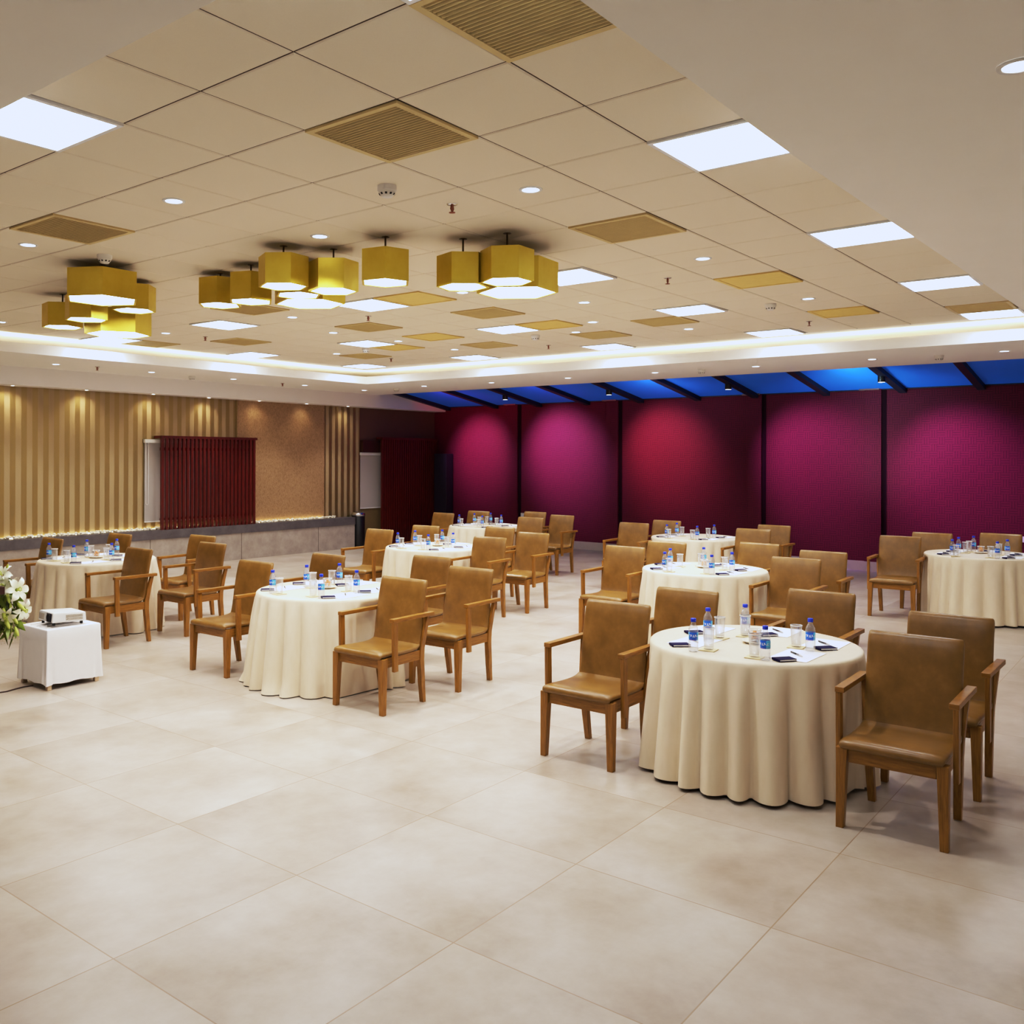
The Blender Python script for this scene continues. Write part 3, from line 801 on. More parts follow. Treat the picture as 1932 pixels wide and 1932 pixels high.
def cloth(seed, flare=.055, lift=.02, nf=21, puddle=False, near=()):
    r_ = random.Random(seed)
    n = 300
    lim = []
    for k in range(n):                 # how far out the cloth may hang before it meets a chair
        ca, sa = math.cos(2 * PI * k / n), math.sin(2 * PI * k / n); r = .40
        while r < .80 and not any(abs((r * ca - cx) * c_ + (r * sa - cy) * s_) < .31 and abs(-(r * ca - cx) * s_ + (r * sa - cy) * c_) < .305 for cx, cy, c_, s_ in near): r += .004
        lim.append(r - .012)
    lim = [min(lim[(k + d) % n] for d in range(-3, 4)) for k in range(n)]
    lim = [sum(lim[(k + d) % n] for d in range(-3, 4)) / 7 for k in range(n)]
    # fold pattern: sharp outer ridges of uneven width
    cuts = [0.0]
    while cuts[-1] < 2 * PI - .2:
        cuts.append(cuts[-1] + r_.uniform(.7, 1.3) * 2 * PI / nf)
    cuts[-1] = 2 * PI
    amp = [r_.uniform(.55, 1.0) for _ in cuts]; amp[-1] = amp[0]
    start = [r_.uniform(0, .25) for _ in cuts]
    def fold(a):
        for k in range(len(cuts) - 1):
            if cuts[k] <= a <= cuts[k + 1]:
                u = (a - cuts[k]) / (cuts[k + 1] - cuts[k])
                A = amp[k] * (1 - u) + amp[k + 1] * u
                s = start[k] * (1 - u) + start[k + 1] * u
                w = abs(math.sin(PI * u)) ** .75
                return A, s, w - .55
        return 1, 0, 0
    F = [fold(2 * PI * k / n) for k in range(n)]
    tilt = [r_.uniform(-.02, .02) for _ in range(n)]
    mb = MB(); bm = mb.bm
    prof = [(.0, 0, 0), (.35, 0, 0), (.80, 0, 0), (.965, 0, 0), (.99, -.003, 0), (1.004, -.012, .01), (1.010, -.030, .06)]
    zs = [.06, .10, .15, .21, .28, .36, .44, .52, .60, .67, TH - lift]
    rings = []
    for f, dz, g in prof[1:]:
        rings.append([bm.verts.new((TR * f * math.cos(2 * PI * k / n), TR * f * math.sin(2 * PI * k / n), TH + dz)) for k in range(n)])
    for d in zs:
        u = d / (TH - lift); ring = []
        for k in range(n):
            A, s, w = F[k]
            g = max(0.0, (u - s * .5)) ** 0.75
            r = TR * 1.010 + flare * u + A * w * (.040 + .076 * g) * min(1, u * 4)
            ang = 2 * PI * k / n + .006 * u * math.sin(5 * 2 * PI * k / n + seed)
            z = TH - d
            if TH - d < .70: r = min(r, lim[k])
            if puddle and u > .9 and r < lim[k] - .04: r += .03 * max(0, math.sin(7 * 2 * PI * k / n + seed)) * (u - .9) * 10
            ring.append(bm.verts.new((r * math.cos(ang), r * math.sin(ang), z)))
        rings.append(ring)
    c = bm.verts.new((0, 0, TH))
    for k in range(n):
        f = bm.faces.new((c, rings[0][k], rings[0][(k + 1) % n])); f.smooth = True
    for i in range(len(rings) - 1):
        for k in range(n):
            k2 = (k + 1) % n
            f = bm.faces.new((rings[i][k], rings[i + 1][k], rings[i + 1][k2], rings[i][k2])); f.smooth = True
    return mb
tproto = None
for idx, k in enumerate('ABCDEFGH'):
    x, y = TAB[k]
    if tproto is None:
        tproto = empty('round_table'); t = tproto
        MB().lathe([(.0001, .729), (.565, .729), (.57, .732), (.57, .745), (.565, .748), (.0001, .748)], 48).build('tabletop', M['oak'], t)
        MB().lathe([(.05, .03), (.04, .1), (.04, .729)], 16, cap0=True, cap1=True).build('pedestal', M['blackm'], t)
        MB().lathe([(.28, 0), (.28, .02), (.05, .035)], 24, cap0=True, cap1=True).build('base', M['blackm'], t)
    else: t = copy_tree(tproto)
    t.location = (x, y, 0)
    tag(t, 'round banquet table hidden under a floor-length cloth, %s' % TN[k], 'table', 'round banquet tables')
    near = [(cx - x, cy - y, math.cos(math.radians(a)), math.sin(math.radians(a))) for tk, s_, cx, cy, a in CHAIRS if math.hypot(cx - x, cy - y) < 1.4]
    o = cloth(11 + idx * 5, .055 if k != 'B' else .075, .022 if k in 'AH' else .008, 23, k in 'BC', near).build('tablecloth', M['cloth'], None, (x, y, 0))
    tag(o, 'ivory satin floor-length tablecloth on %s' % TN[k], 'tablecloth', 'ivory tablecloths on the round tables')

def make_chair():
    t = empty('armchair')
    seat = [(-.262, .405), (-.264, .418), (-.258, .427), (-.238, .431), (-.20, .431), (-.13, .427), (-.04, .423), (.05, .422), (.11, .425), (.15, .434), (.172, .447), (.182, .458)]
    MB().cushion(seat, .485, .046).build('seat', M['leather'], t)
    back = [(.150, .432), (.166, .444), (.178, .462), (.186, .49), (.194, .53), (.203, .59), (.213, .66), (.225, .73), (.239, .80), (.254, .86), (.266, .90), (.272, .918), (.275, .928)]
    MB().cushion(back, .470, .048).build('backrest', M['leather'], t)
    mb = MB()
    mb.box((-.245, -.20, .335), (-.220, .20, .408), 0, .002); mb.box((.160, -.19, .335), (.183, .19, .408), 0, .002)
    for s in (-1, 1): mb.box((-.215, s * .206, .335), (.18, s * .232, .408), 0, .002)
    mb.build('seat_frame', M['oakh'], t)
    for s in (-1, 1):
        # front leg: straight outer faces, inner faces tapering
        xo, yo = -.262, s * .256
        def sq(w, z): 
            q = [(xo, yo), (xo + w, yo), (xo + w, yo - s * w), (xo, yo - s * w)]
            if s > 0: q = [q[0], q[3], q[2], q[1]]
            return [(a, b, z) for a, b in q]
        MB().hexa(sq(.038, 0), sq(.054, .408), 0, .004).build('leg', M['oak'], t)
        # rear leg: splayed foot, then leaning post up to the arm
        def rc(cx, cy, w, d, z): return [(cx - w / 2, cy - d / 2, z), (cx + w / 2, cy - d / 2, z), (cx + w / 2, cy + d / 2, z), (cx - w / 2, cy + d / 2, z)]
        mb = MB()
        secs = [rc(.245, s * .208, .034, .038, 0), rc(.222, s * .213, .042, .040, .16), rc(.203, s * .219, .048, .042, .33), rc(.203, s * .224, .048, .040, .42), rc(.228, s * .238, .040, .034, .56), rc(.252, s * .250, .034, .030, .668)]
        rings = [[mb.bm.verts.new(p) for p in sc] for sc in secs]
        for i in range(len(rings) - 1):
            for q in range(4): mb.bm.faces.new((rings[i][q], rings[i][(q + 1) % 4], rings[i + 1][(q + 1) % 4], rings[i + 1][q]))
        mb.bm.faces.new(rings[0]); mb.bm.faces.new(rings[-1])
        bmesh.ops.bevel(mb.bm, geom=[e for e in mb.bm.edges if abs(e.verts[0].co.z - e.verts[1].co.z) > .05], offset=.003, segments=1, affect='EDGES')
        mb.build('leg', M['oak'], t)
        ar = empty('armrest'); ar.parent = t
        mb = MB(); y0, y1 = s * .2575, s * .283
        mb.hexa([(-.168, min(y0, y1), .305), (-.122, min(y0, y1), .305), (-.122, max(y0, y1), .305), (-.168, max(y0, y1), .305)],
                [(-.176, min(y0, y1), .664), (-.130, min(y0, y1), .664), (-.130, max(y0, y1), .664), (-.176, max(y0, y1), .664)], 0, .004)
        mb.build('arm_post', M['oak'], ar)
        MB().box((-.178, s * .240, .664), (.292, s * .286, .692), 0, .004).build('arm_rail', M['oakh'], ar)
    return t
SLOT = {'fl': 'at near left of', 'bl': 'at far left of', 'fr': 'at near right of', 'br': 'at far right of', 'be': 'directly behind'}
chproto = make_chair(); chused = False
for tk, s, x, y, a in CHAIRS:
    t = chproto if not chused else copy_tree(chproto); chused = True
    t.location = (x, y, 0); t.rotation_euler = (0, 0, math.radians(a))
    tag(t, 'tan armchair %s %s' % (SLOT[s], TN[tk]), 'chair', 'tan leather armchairs with oak frames')

# ------------------------------------------------------------------ things on the tables
BOTTLE = {'A': [(-0.493, 0.165), (-0.081, 0.256), (0.211, 0.135), (-0.461, -0.242), (-0.055, -0.355)], 'B': [(-0.484, 0.167), (-0.054, 0.231), (0.217, 0.108), (-0.405, -0.327), (-0.041, -0.359)], 'C': [(-0.468, 0.163), (-0.005, 0.212), (0.276, 0.069), (-0.434, -0.286), (-0.039, -0.352)], 'D': [(-0.488, 0.18), (-0.08, 0.255), (0.246, 0.075), (-0.442, -0.274), (-0.055, -0.346)], 'E': [(-0.486, 0.186), (-0.047, 0.212), (0.236, 0.085), (-0.452, -0.257), (-0.056, -0.345)], 'F': [(-0.48, 0.201), (-0.111, 0.32), (0.223, 0.104), (-0.444, -0.27), (-0.069, -0.318)], 'G': [(-0.477, 0.207), (-0.076, 0.247), (-0.463, -0.236), (-0.072, -0.312)], 'H': [(-0.467, 0.229), (-0.077, 0.236), (0.22, 0.13), (-0.47, -0.223), (-0.071, -0.263)]}
GLASS = {'A': [(-0.403, 0.111), (-0.023, 0.204), (0.171, 0.118), (-0.43, -0.17), (0.006, -0.254)], 'B': [(-0.425, 0.154), (-0.01, 0.202), (0.154, 0.135), (-0.385, -0.212), (-0.006, -0.229)], 'C': [(-0.415, 0.147), (0.029, 0.186), (0.197, 0.104), (-0.445, -0.162), (-0.024, -0.221)], 'D': [(-0.436, 0.168), (-0.032, 0.222), (0.177, 0.111), (-0.426, -0.175), (-0.016, -0.215)], 'E': [(-0.443, 0.18), (0.017, 0.159), (0.171, 0.119), (-0.434, -0.164), (-0.011, -0.219)], 'F': [(-0.432, 0.175), (-0.042, 0.245), (0.173, 0.112), (-0.415, -0.204), (-0.007, -0.217)], 'G': [(-0.442, 0.196), (-0.018, 0.195), (-0.437, -0.154), (-0.016, -0.198)], 'H': [(-0.429, 0.2), (-0.022, 0.174), (0.162, 0.167), (-0.433, -0.151), (-0.01, -0.171)]}
NB = {'A': [(-0.402, 0.291), (0.031, 0.395), (0.257, 0.01), (-0.402, -0.326), (0.058, -0.406)], 'B': [(-0.409, 0.322), (0.024, 0.416), (0.212, 0.068), (-0.365, -0.364), (0.04, -0.369)], 'C': [(-0.411, 0.318), (0.037, 0.411), (0.258, 0.025), (-0.422, -0.304), (0.011, -0.356)], 'D': [(-0.406, 0.325), (0.008, 0.434), (0.27, 0.005), (-0.401, -0.328), (0.036, -0.362)], 'E': [(-0.405, 0.326), (0.024, 0.415), (0.236, 0.049), (-0.424, -0.298), (0.034, -0.358)], 'F': [(-0.403, 0.329), (-0.008, 0.478), (0.271, -0.02), (-0.384, -0.351), (0.042, -0.359)], 'G': [(-0.396, 0.337), (0.045, 0.367), (-0.412, -0.302), (0.039, -0.354)], 'H': [(-0.393, 0.34), (0.038, 0.326), (0.25, 0.03), (-0.401, -0.322), (0.044, -0.333)]}
for k_ in GLASS:
    for q_, (gx_, gy_) in enumerate(GLASS[k_]):
        for _ in range(12):
            if min(math.hypot(gx_ - bx_, gy_ - by_) for bx_, by_ in BOTTLE[k_]) > .068: break
            wx_, wy_ = TAB[k_][0] + gx_, TAB[k_][1] + gy_; L_ = math.hypot(wx_, wy_)
            gx_ -= .01 * wx_ / L_; gy_ -= .01 * wy_ / L_
        GLASS[k_][q_] = (gx_, gy_)
ORDL = {5: ['leftmost', 'second from left', 'middle one', 'second from right', 'rightmost'], 4: ['leftmost', 'second from left', 'second from right', 'rightmost']}
def make_bottle():
    t = empty('water_bottle')
    pr = [(.0001, .006), (.016, .004), (.0245, 0), (.0275, .006), (.0275, .03), (.0265, .034), (.0275, .038), (.0275, .062), (.0268, .066), (.0268, .112), (.0275, .116), (.0275, .124), (.025, .138), (.018, .152), (.0135, .160), (.013, .172), (.0145, .173), (.0145, .176), (.0125, .177)]
    b = MB().lathe(pr, 22).build('bottle_shell', M['bottle'], t)
    MB().lathe([(.0272, .067), (.0276, .068), (.0276, .111), (.0272, .112)], 22).build('label_band', M['blabel'], t)
    MB().lathe([(.0145, .1705), (.0155, .172), (.0155, .188), (.0140, .191), (.0001, .1915)], 22).build('cap', M['cap'], t)
    return t
def make_glass():
    t = empty('drinking_glass')
    pr = [(.0001, .002), (.024, 0), (.027, .003), (.033, .120), (.0342, .1235), (.0342, .128), (.0322, .128), (.0306, .122), (.0252, .014), (.0001, .012)]
    MB().lathe(pr, 24).build('tumbler_wall', M['glass'], t)
    MB().lathe([(.0338, .1225), (.0348, .125), (.0342, .1285), (.0325, .1285)], 24).build('rim', M['whitepl'], t)
    return t
def make_nb():
    t = empty('pocket_notebook')
    MB().box((-.036, -.055, 0), (.036, .055, .003), 0, .001).box((-.036, -.055, .010), (.036, .055, .013), 0, .001).box((-.036, .050, .001), (.036, .055, .012)).build('cover', M['navycover'], t)
    MB().box((-.034, -.053, .003), (.034, .050, .010)).build('pages', M['paper'], t)
    return t
def make_pen():
    t = empty('ballpoint_pen')
    MB().tube([(0, .065, .0052), (0, .0, .0052)], .0048, 8).build('barrel', M['penb'], t)
    MB().tube([(0, .0, .0052), (0, -.045, .0052), (0, -.062, .0045)], [.0048, .0048, .0015], 8).build('pen_tip', M['chrome'], t)
    return t
protos = {'b': make_bottle(), 'g': make_glass(), 'n': make_nb(), 'p': make_pen()}
usedp = set()
def get(k):
    if k not in usedp:
        usedp.add(k); return protos[k]
    return copy_tree(protos[k])
cm = MB().box((-.045, -.045, 0), (.045, .045, .004), 0, .001).build('coaster', M['coaster']); coaster_used = False
sm_ = MB().box((-.16, -.105, 0), (.16, .105, .0012)).build('writing_paper', M['paper']); sheet_used = False
def put(o, k, dx, dy, z, rz):
    x, y = TAB[k]; o.location = (x + dx, y + dy, z); o.rotation_euler = (0, 0, rz)
    return o
for k in 'ABCDEFGH':
    x0, y0 = TAB[k]; Z = TH + .0015
    def order(L): return sorted(L, key=lambda q: img_x((x0 + q[0], y0 + q[1], TH)))
    names = ORDL[len(BOTTLE[k])]
    for nm, (dx, dy) in zip(names, order(BOTTLE[k])):
        tag(put(get('b'), k, dx, dy, Z, rnd.uniform(-.4, .4) + 3.9), 'water bottle with blue cap, %s on %s' % (nm, TN[k]), 'bottle', 'water bottles on the tables')
    for nm, (dx, dy) in zip(names, order(GLASS[k])):
        o = cm if not coaster_used else link(cm.copy()); coaster_used = True
        rz = rnd.uniform(-.15, .15)
        tag(put(o, k, dx, dy, Z, rz), 'square beige coaster, %s on %s' % (nm, TN[k]), 'coaster', 'coasters under the glasses')
        tag(put(get('g'), k, dx, dy, Z + .0045, rz), 'clear drinking glass, %s on %s' % (nm, TN[k]), 'glass', 'drinking glasses on the tables')
    for nm, (dx, dy) in zip(names, order(NB[k])):
        r0 = rnd.uniform(-.06, .06)
        sx, sy = dx + .185, dy - .012
        rr = max(math.hypot(sx + u_, sy + v_) for u_ in (-.16, .16) for v_ in (-.105, .105))
        if rr > .60:
            L_ = math.hypot(sx, sy); q_ = max(0, L_ - (rr - .60) * 1.15) / L_; sx *= q_; sy *= q_
        o = sm_ if not sheet_used else link(sm_.copy()); sheet_used = True
        tag(put(o, k, sx, sy, Z, r0), 'white sheet of writing paper, %s on %s' % (nm, TN[k]), 'paper', 'sheets of paper on the tables')
        tag(put(get('p'), k, sx + .0, sy + .005, Z + .0014, -.72 + rnd.uniform(-.1, .1)), 'black and silver ballpoint pen, %s on %s' % (nm, TN[k]), 'pen', 'pens on the tables')
        tag(put(get('n'), k, dx, dy, Z + .0014, r0 + .9 + rnd.uniform(-.08, .08)), 'navy pocket notebook, %s on %s' % (nm, TN[k]), 'notebook', 'navy notebooks on the tables')
# a jar of orange sweets on a saucer in the middle of the tables
JAR = dict(A=(-.02, -.015), B=(.018, .048), C=(.012, .045), D=(.06, .0), F=(.06, .03), H=(.08, .03))
jar = empty('sweet_jar')
MB().lathe([(.0001, .004), (.022, .001), (.03, .004), (.037, .05), (.040, .075), (.0385, .075), (.035, .05), (.028, .010), (.0001, .008)], 24).build('jar_wall', M['glass'], jar)
MB().lathe([(.0392, .0745), (.0402, .0762), (.039, .078), (.0375, .076)], 24).build('rim', M['whitepl'], jar)
sau = MB().lathe([(.0001, .003), (.035, .002), (.06, .006), (.078, .014), (.079, .016), (.06, .0095), (.0001, .006)], 30).build('saucer', M['china'])
can = MB().ball((0, 0, 0), .0125, 2, 0, (1, 1, .85)).build('orange_sweet', M['orange'])
fj = True
for k, (dx, dy) in JAR.items():
    Z = TH + .0015
    s = sau if fj else link(sau.copy()); j = jar if fj else copy_tree(jar)
    tag(put(s, k, dx, dy, Z, 0), 'round cream saucer under the sweet jar on %s' % TN[k], 'saucer', 'saucers under the sweet jars')
    tag(put(j, k, dx, dy, Z + .0065, 0), 'small open glass jar of orange sweets on %s' % TN[k], 'jar', 'jars of orange sweets')
    for q in range(7):
        a = q * 2.4; rr = .0 if q == 6 else (.016 if q < 3 else .017)
        c = can if (fj and q == 0) else link(can.copy())
        zq = .024 if q < 3 else (.044 if q < 6 else .060)
        tag(put(c, k, dx + rr * math.cos(a), dy + rr * math.sin(a), Z + .0065 + zq, 0), 'orange sweet in the glass jar on %s' % TN[k], 'sweet', 'orange sweets in the jar on %s' % TN[k])
    fj = False

# ------------------------------------------------------------------ projector stand, projector, podium, flowers
t = empty('covered_stand', (3.92, 7.34, 0)); tag(t, 'low box stand on castors under a fitted white cloth, below the projector', 'stand')
hx, hy, zt = .228, .222, .482
MB().box((-hx + .012, -hy + .012, .06), (hx - .012, hy - .012, zt - .006)).build('box_body', M['walnut'], t)
n = 44; mb = MB(); rings = []
def sqr(u, h, w):
    # point on a rounded square, u in 0..4
    s = int(u) % 4; f = u - int(u); c = -1 + 2 * f
    p = [(c, -1), (1, c), (-c, 1), (-1, -c)][s]
    return p[0] * h, p[1] * w
rr = random.Random(3)
for ri, (z, gro) in enumerate(((zt, 0), (zt - .006, .003), (.40, .004), (.30, .005), (.20, .006), (.12, .007), (.045, .009))):
    ring = []
    for q in range(4 * n):
        u = q / n; x, y = sqr(u, hx + gro, hy + gro)
        d = abs(u - round(u)); cz = 0
        k = max(0, (zt - z) / zt)
        if d < .22:                                   # corner pleats
            pl = math.cos(d / .22 * PI * 2.5) * (1 - d / .22) * .017 * k ** 1.6
            L = math.hypot(x, y); x += x / L * pl; y += y / L * pl
        if ri == 6: cz = .004 * math.sin(q * .31) + (.0 if d > .1 else -.008)
        w = .0022 * math.sin(q * .9 + z * 40) * k
        ring.append(mb.bm.verts.new((x + w, y + w, z + cz)))
    rings.append(ring)
for i in range(len(rings) - 1):
    for q in range(4 * n):
        q2 = (q + 1) % (4 * n)
        f = mb.bm.faces.new((rings[i][q], rings[i + 1][q], rings[i + 1][q2], rings[i][q2])); f.smooth = i > 0
mb.bm.faces.new(rings[0])
mb.build('cloth_cover', M['white_cloth'], t)
for sx in (-1, 1):
    for sy in (-1, 1):
        MB().box((sx * .205 - .018, sy * .20 - .018, 0), (sx * .205 + .018, sy * .20 + .018, .065), 0, .004).build('foot', M['hem'], t)
mb = MB()
for k in range(5):
    pts = []
    for q in range(14):
        u = q / 13; pts.append((-.19 + .38 * u, -.13 + .06 * k + .03 * math.sin(u * 5 + k * 1.7), zt + .001 + .004 * math.sin(u * PI) * (1 + .5 * math.sin(k * 2 + u * 6))))
    mb.tube(pts, [.003 + .007 * math.sin(PI * q / 13) for q in range(14)], 6)
tag(mb.build('cloth_creases', M['white_cloth'], t))

t = empty('projector', (3.92, 7.30, zt + .019)); t.rotation_euler = (0, math.radians(2.0), math.radians(-4))
tag(t, 'white video projector on the cloth-covered stand, lens facing left', 'projector')
MB().hexa([(-.150, -.135, .016), (.140, -.135, .016), (.140, .135, .016), (-.150, .135, .016)], [(-.143, -.128, .098), (.133, -.128, .092), (.133, .128, .092), (-.143, .128, .098)], 0, .012).build('case', M['whitepl'], t)
MB().lathe([(.034, 0), (.034, .012), (.028, .012), (.024, .004), (.0001, .001)], 24).build('lens', M['dark'], t)
l = [o for o in t.children if o.name.startswith('lens')][0]; l.location = (-.146, -.072, .056); l.rotation_euler = (0, -PI / 2, 0)
mb = MB().box((-.151, -.115, .022), (-.1445, -.03, .09)); mb.build('lens_recess', M['cabinet'], t)
mb = MB()
for r_, zz in ((0, .072), (1, .060), (2, .046), (3, .036)):
    for k in range(12): mb.box((-.035 + k * .012, -.1365, zz - .004), (-.035 + k * .012 + .008, -.128, zz + .003))
mb.build('vent_slots', M['vent'], t)
mb = MB()
for k in range(7): mb.box((-.1515, .02 + k * .013, .03), (-.1435, .028 + k * .013, .08))
mb.build('front_vent', M['vent'], t)
for sx, sy in ((-.12, -.1), (-.12, .1), (.11, -.1), (.11, .1)):
    MB().lathe([(.012, -.009), (.012, .018)], 10, c=(sx, sy), cap0=True, cap1=True).build('foot', M['blackm'], t)
o = MB().tube([(3.70, 7.36, .006), (3.64, 7.375, .006), (3.557, 7.359, .006), (3.469, 7.333, .006), (3.40, 7.345, .006), (3.30, 7.42, .006), (3.1, 7.55, .006), (2.7, 7.7, .006)], .0055, 8).build('power_cable', M['cable'])
tag(o, 'thin dark cable on the floor running left from the covered stand', 'cable')

t = empty('podium', (2.697, 6.608, 0)); tag(t, 'dark wooden podium just showing at the left edge beside the flowers', 'podium')
MB().box((-.22, -.27, 0), (.225, .27, .93), 0, .006).build('podium_body', M['walnut'], t)
MB().hexa([(-.25, -.31, .93), (.272, -.31, .93), (.272, .31, .93), (-.25, .31, .93)], [(-.25, -.31, 1.04), (.272, -.31, .985), (.272, .31, .985), (-.25, .31, 1.04)], 0, .006).build('reading_top', M['walnut'], t)

# lilies and foliage hung on the podium front
fr = random.Random(21)
BC = Vector((3.10, 6.46, .86))
t = empty('flower_arrangement', BC); tag(t, 'trailing bouquet of cream lilies, buds and greenery on the podium at the left edge', 'flowers')
def blossom(c, d, size):
    d = Vector(d).normalized(); q = d.to_track_quat('Z', 'Y').to_matrix().to_4x4(); q.translation = Vector(c)
    mb = MB()
    for k in range(6):
        a = k * PI / 3; L = size * (1 if k % 2 else .94); W = size * (.21 if k % 2 else .27)
        prev = None
        for s in range(8):
            u = s / 7
            r = L * (.12 + .88 * u) ; z = size * (.12 + .62 * u - .62 * u ** 3.2)
            w = W * math.sin(PI * min(1, .10 + .90 * u) ** 1.15) + .001
            row = []
            for e in (-1, 0, 1):
                p = Vector((r * math.cos(a) - e * w * math.sin(a), r * math.sin(a) + e * w * math.cos(a), z + (abs(e) * .22 * w)))
                row.append(mb.bm.verts.new(q @ p))
            if prev:
                for e in range(2):
                    f = mb.bm.faces.new((prev[e], prev[e + 1], row[e + 1], row[e])); f.smooth = True
            prev = row
    fl = mb.build('lily_blossom', M['petal'], t)
    mb = MB()
    for k in range(6):
        a = k * PI / 3 + .4
        mb.tube([q @ Vector((0, 0, .1 * size)), q @ Vector((.12 * size * math.cos(a), .12 * size * math.sin(a), .6 * size))], .0022, 5)
        mb.ball(q @ Vector((.13 * size * math.cos(a), .13 * size * math.sin(a), .62 * size)), .005, 1)
    mb.build('stamens', M['bud'], fl)
def bud(c, d, L):
    d = Vector(d).normalized(); q = d.to_track_quat('Z', 'Y').to_matrix().to_4x4(); q.translation = Vector(c)
    mb = MB(); pr = [(.0001, 0), (.10 * L, .04 * L), (.15 * L, .25 * L), (.17 * L, .55 * L), (.12 * L, .85 * L), (.03 * L, 1.0 * L), (.0001, 1.01 * L)]
    mb.lathe(pr, 10)
    for v in mb.bm.verts: v.co = q @ v.co
    mb.build('lily_bud', M['bud'], t)
R = Vector((.6366, -.7711, 0)); U = Vector((0, 0, 1)); N = Vector((-.7711, -.6366, 0))      # right / up / towards the room
def P(r, u, n=0.0): return R * r + U * u + N * n
blossom(P(-.045, .175, .05), P(-.1, .5, .75), .085)
blossom(P(-.015, .115, .09), P(.05, .15, .9), .085)
blossom(P(.065, .085, .10), P(.75, .2, .55), .095)
blossom(P(.02, -.075, .12), P(.1, -.5, .8), .075)
blossom(P(.075, -.06, .04), P(.9, -.1, .4), .085)
blossom(P(-.09, .02, .10), P(-.5, .1, .8), .085)
for r, u, n_, dr, du, L in ((.075, -.0, .10, .8, -.7, .085), (.04, .0, .12, .1, -1, .06), (.0, -.03, .14, .2, -1, .085), (.05, -.17, .08, .5, -1, .075), (.03, -.16, .08, -.05, -1, .06), (.085, -.15, .05, 1, -.1, .035), (-.03, .21, .04, .4, 1, .055), (.0, -.10, .12, .5, -.9, .09), (.035, -.09, .1, .7, -.7, .08), (.02, .06, .13, .3, -.6, .07)):
    bud(P(r, u, n_), P(dr, du, .25), L)
mb = MB()
for k in range(95):
    a = fr.uniform(-.12, .065); b = fr.uniform(-.22, .14)
    if b < -.1: a = min(a, .02)
    c = P(a, b, fr.uniform(-.03, .09)); d = P(fr.uniform(-.6, .9), fr.uniform(-1, .6), fr.uniform(.0, .8)).normalized()
    L = fr.uniform(.06, .13); w = L * fr.uniform(.10, .2); sd = d.cross(N + Vector((fr.uniform(-.6, .6), fr.uniform(-.6, .6), fr.uniform(-.6, .6)))).normalized()
    pr = None
    for s in range(5):
        u = s / 4; ww = w * math.sin(PI * (.08 + .9 * u)); pc = c + d * L * u + U * (-.03 * u * u)
        row = [mb.bm.verts.new(pc - sd * ww), mb.bm.verts.new(pc + N * .2 * ww), mb.bm.verts.new(pc + sd * ww)]
        if pr:
            for e in range(2):
                f = mb.bm.faces.new((pr[e], pr[e + 1], row[e + 1], row[e])); f.smooth = True
        pr = row
mb.build('foliage', M['leaf'], t)
mb = MB()
for k in range(34):
    a0 = P(fr.uniform(-.09, .0), fr.uniform(-.02, .1), .02); a2 = P(fr.uniform(-.10, .09), fr.uniform(-.24, .02), fr.uniform(.02, .12))
    mid = (a0 + a2) / 2 + P(fr.uniform(-.01, .03), .03, .04)
    mb.tube([a0, mid, a2], .0022, 5)
mb.build('stems', M['stem'], t)
mb = MB()
for k in range(230):
    c = P(fr.uniform(-.12, .05), fr.uniform(-.29, -.14), fr.uniform(.0, .1)) if k < 170 else P(fr.uniform(.0, .07), fr.uniform(.08, .16), fr.uniform(0, .06))
    mb.ball(c, fr.uniform(.0018, .0035), 1)
tag(mb.build('filler_sprays', M['filler'], t), kind='stuff')

# ------------------------------------------------------------------ lights
def lamp(name, typ, loc, energy, col, target=None, **kw):
    d = bpy.data.lights.new(name, typ); d.energy = energy; d.color = col[:3]
    for k, v in kw.items(): setattr(d, k, v)
    o = bpy.data.objects.new(name, d); o.location = loc; COL.objects.link(o)
    if target is not None:
        o.rotation_euler = (Vector(target) - Vector(loc)).to_track_quat('-Z', 'Y').to_euler()
    return o
for k, (x, y) in enumerate(DOWN):
    lamp('downlight_beam', 'SPOT', (x, y, ZC - .03), 56, (.93, .97, 1.04), (x, y, 0), spot_size=math.radians(95), spot_blend=.6, shadow_soft_size=.05)
for k, (x, y) in enumerate(SDOWN[:-1]):
    lamp('downlight_beam', 'SPOT', (x, y, ZS - .03), 34, (.93, .97, 1.04), (x, y, 0), spot_size=math.radians(95), spot_blend=.6, shadow_soft_size=.05)
for x, e in ((5.3, 7), (6.56, 8), (7.74, 8), (8.95, 7), (10.08, 7), (11.22, 2.6), (12.40, 2.4), (13.54, 4)):
    lamp('wall_wash', 'SPOT', (x, 13.60, 2.915), e, (1, .90, .74), (x, 13.85, 2.15), spot_size=math.radians(120), spot_blend=1.0, shadow_soft_size=.03)
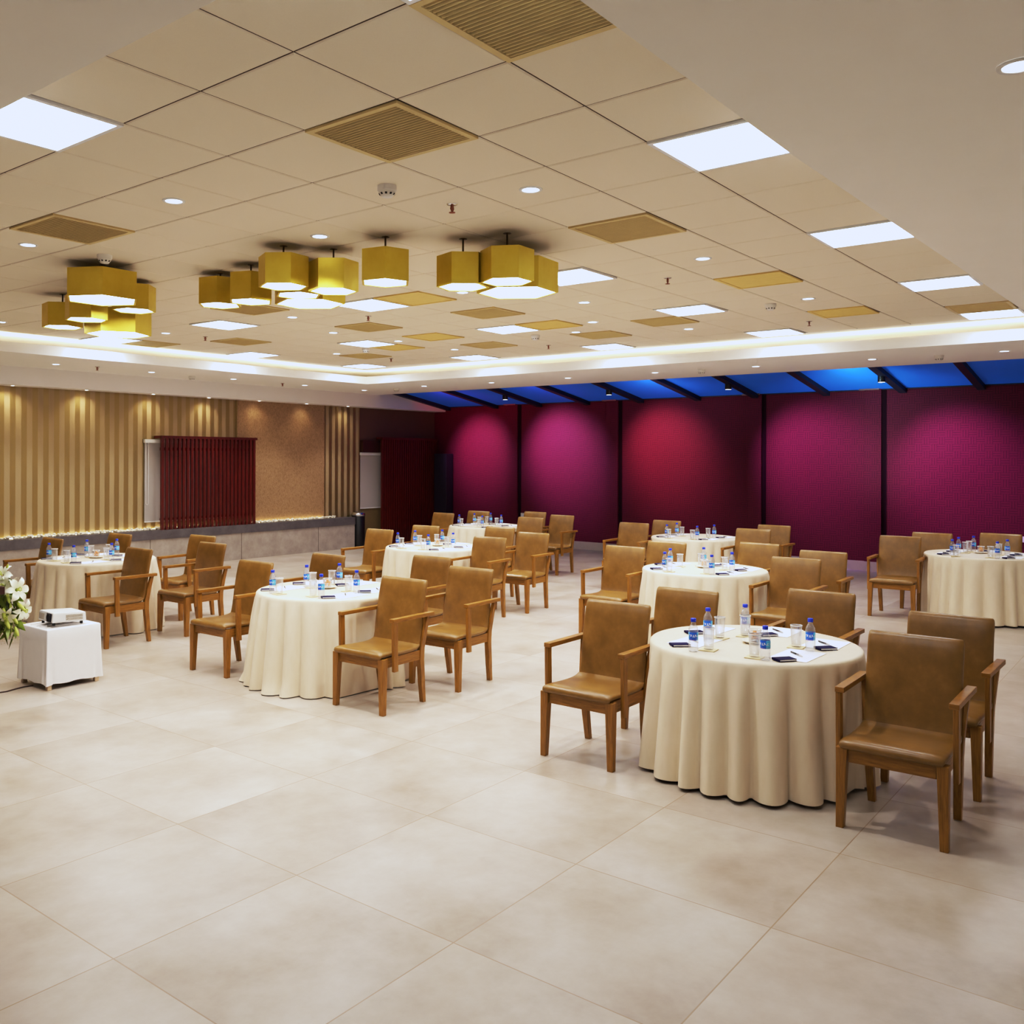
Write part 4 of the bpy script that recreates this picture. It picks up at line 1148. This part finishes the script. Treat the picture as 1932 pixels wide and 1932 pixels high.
for (x, y, z), tgt, e, c in (((14.85, 12.6, 2.9), (XW, 12.5, 1.95), 130, (1, .5, 1.4)), ((14.7, 10.9, 2.98), (XW, 10.40, 1.95), 190, (1, .65, 1.9)), ((14.7, 8.5, 2.98), (XW, 8.06, 1.95), 125, (1.2, .55, .95)),
                              ((14.7, 6.2, 2.98), (XW, 5.22, 1.75), 140, (1, .45, 1.7)), ((14.7, 3.75, 2.98), (XW, 2.98, 1.60), 140, (1, .45, 1.8)), ((14.7, 1.3, 2.98), (XW, .5, 1.7), 150, (1, .4, 1.0))):
    lamp('purple_wall_beam', 'SPOT', (x, y, z), e, c, tgt, spot_size=math.radians(62), spot_blend=1.0, shadow_soft_size=.05)
# unseen blue and violet lamps added behind the back soffit to light the slope
def area(name, loc, sx, sy, energy, col, target):
    o = lamp(name, 'AREA', loc, energy, col, target); o.data.shape = 'RECTANGLE'; o.data.size = sx; o.data.size_y = sy
    return o
for y, ln, e, c in ((4.2, 4.6, 13, (.6, 1.0, 1.25)), (7.6, 2.4, 5, (.8, .8, 1.2)), (10.0, 2.2, 1.3, (2, .4, 1.1)), (12.3, 2.2, 1.6, (4.0, .25, 1.0))):
    area('slope_fill', (14.37, y, ZS + .012), .05, ln, e, c, (15.6, y, ZS + .75)).data.spread = math.radians(120)
w = bpy.data.worlds.new('room_dark'); bpy.context.scene.world = w; w.use_nodes = True
w.node_tree.nodes['Background'].inputs[0].default_value = (.8, .75, .7, 1); w.node_tree.nodes['Background'].inputs[1].default_value = .05

# ------------------------------------------------------------------ picture settings
sc = bpy.context.scene
sc.view_settings.view_transform = 'Standard'; sc.view_settings.look = 'None'; sc.view_settings.exposure = 0.0
sc.view_settings.use_curve_mapping = True
cmv = sc.view_settings.curve_mapping
cmv.extend = 'HORIZONTAL'
cmv.white_level = (.568, .568, .568)
for ci, top, mid, low in ((0, .775, .67, .382), (1, .862, .68, .360), (2, 1.0, .69, .343)):
    cu = cmv.curves[ci]
    cu.points[0].location = (0, 0); cu.points[-1].location = (1.0, top)
    cu.points.new(.35, low); cu.points.new(.70, mid)
cu = cmv.curves[3]
for px_, py_ in ((.08, .084), (.24, .330), (.40, .54), (.62, .715), (.85, .86)): cu.points.new(px_, py_)
cmv.update()
sc.cycles.max_bounces = 8; sc.cycles.diffuse_bounces = 4; sc.cycles.glossy_bounces = 3; sc.cycles.transparent_max_bounces = 12
sc.cycles.use_adaptive_sampling = True; sc.cycles.adaptive_threshold = 0.10; sc.cycles.adaptive_min_samples = 16
sc.cycles.use_denoising = True; sc.cycles.sample_clamp_indirect = 6.0
sc.cycles.caustics_reflective = False; sc.cycles.caustics_refractive = False
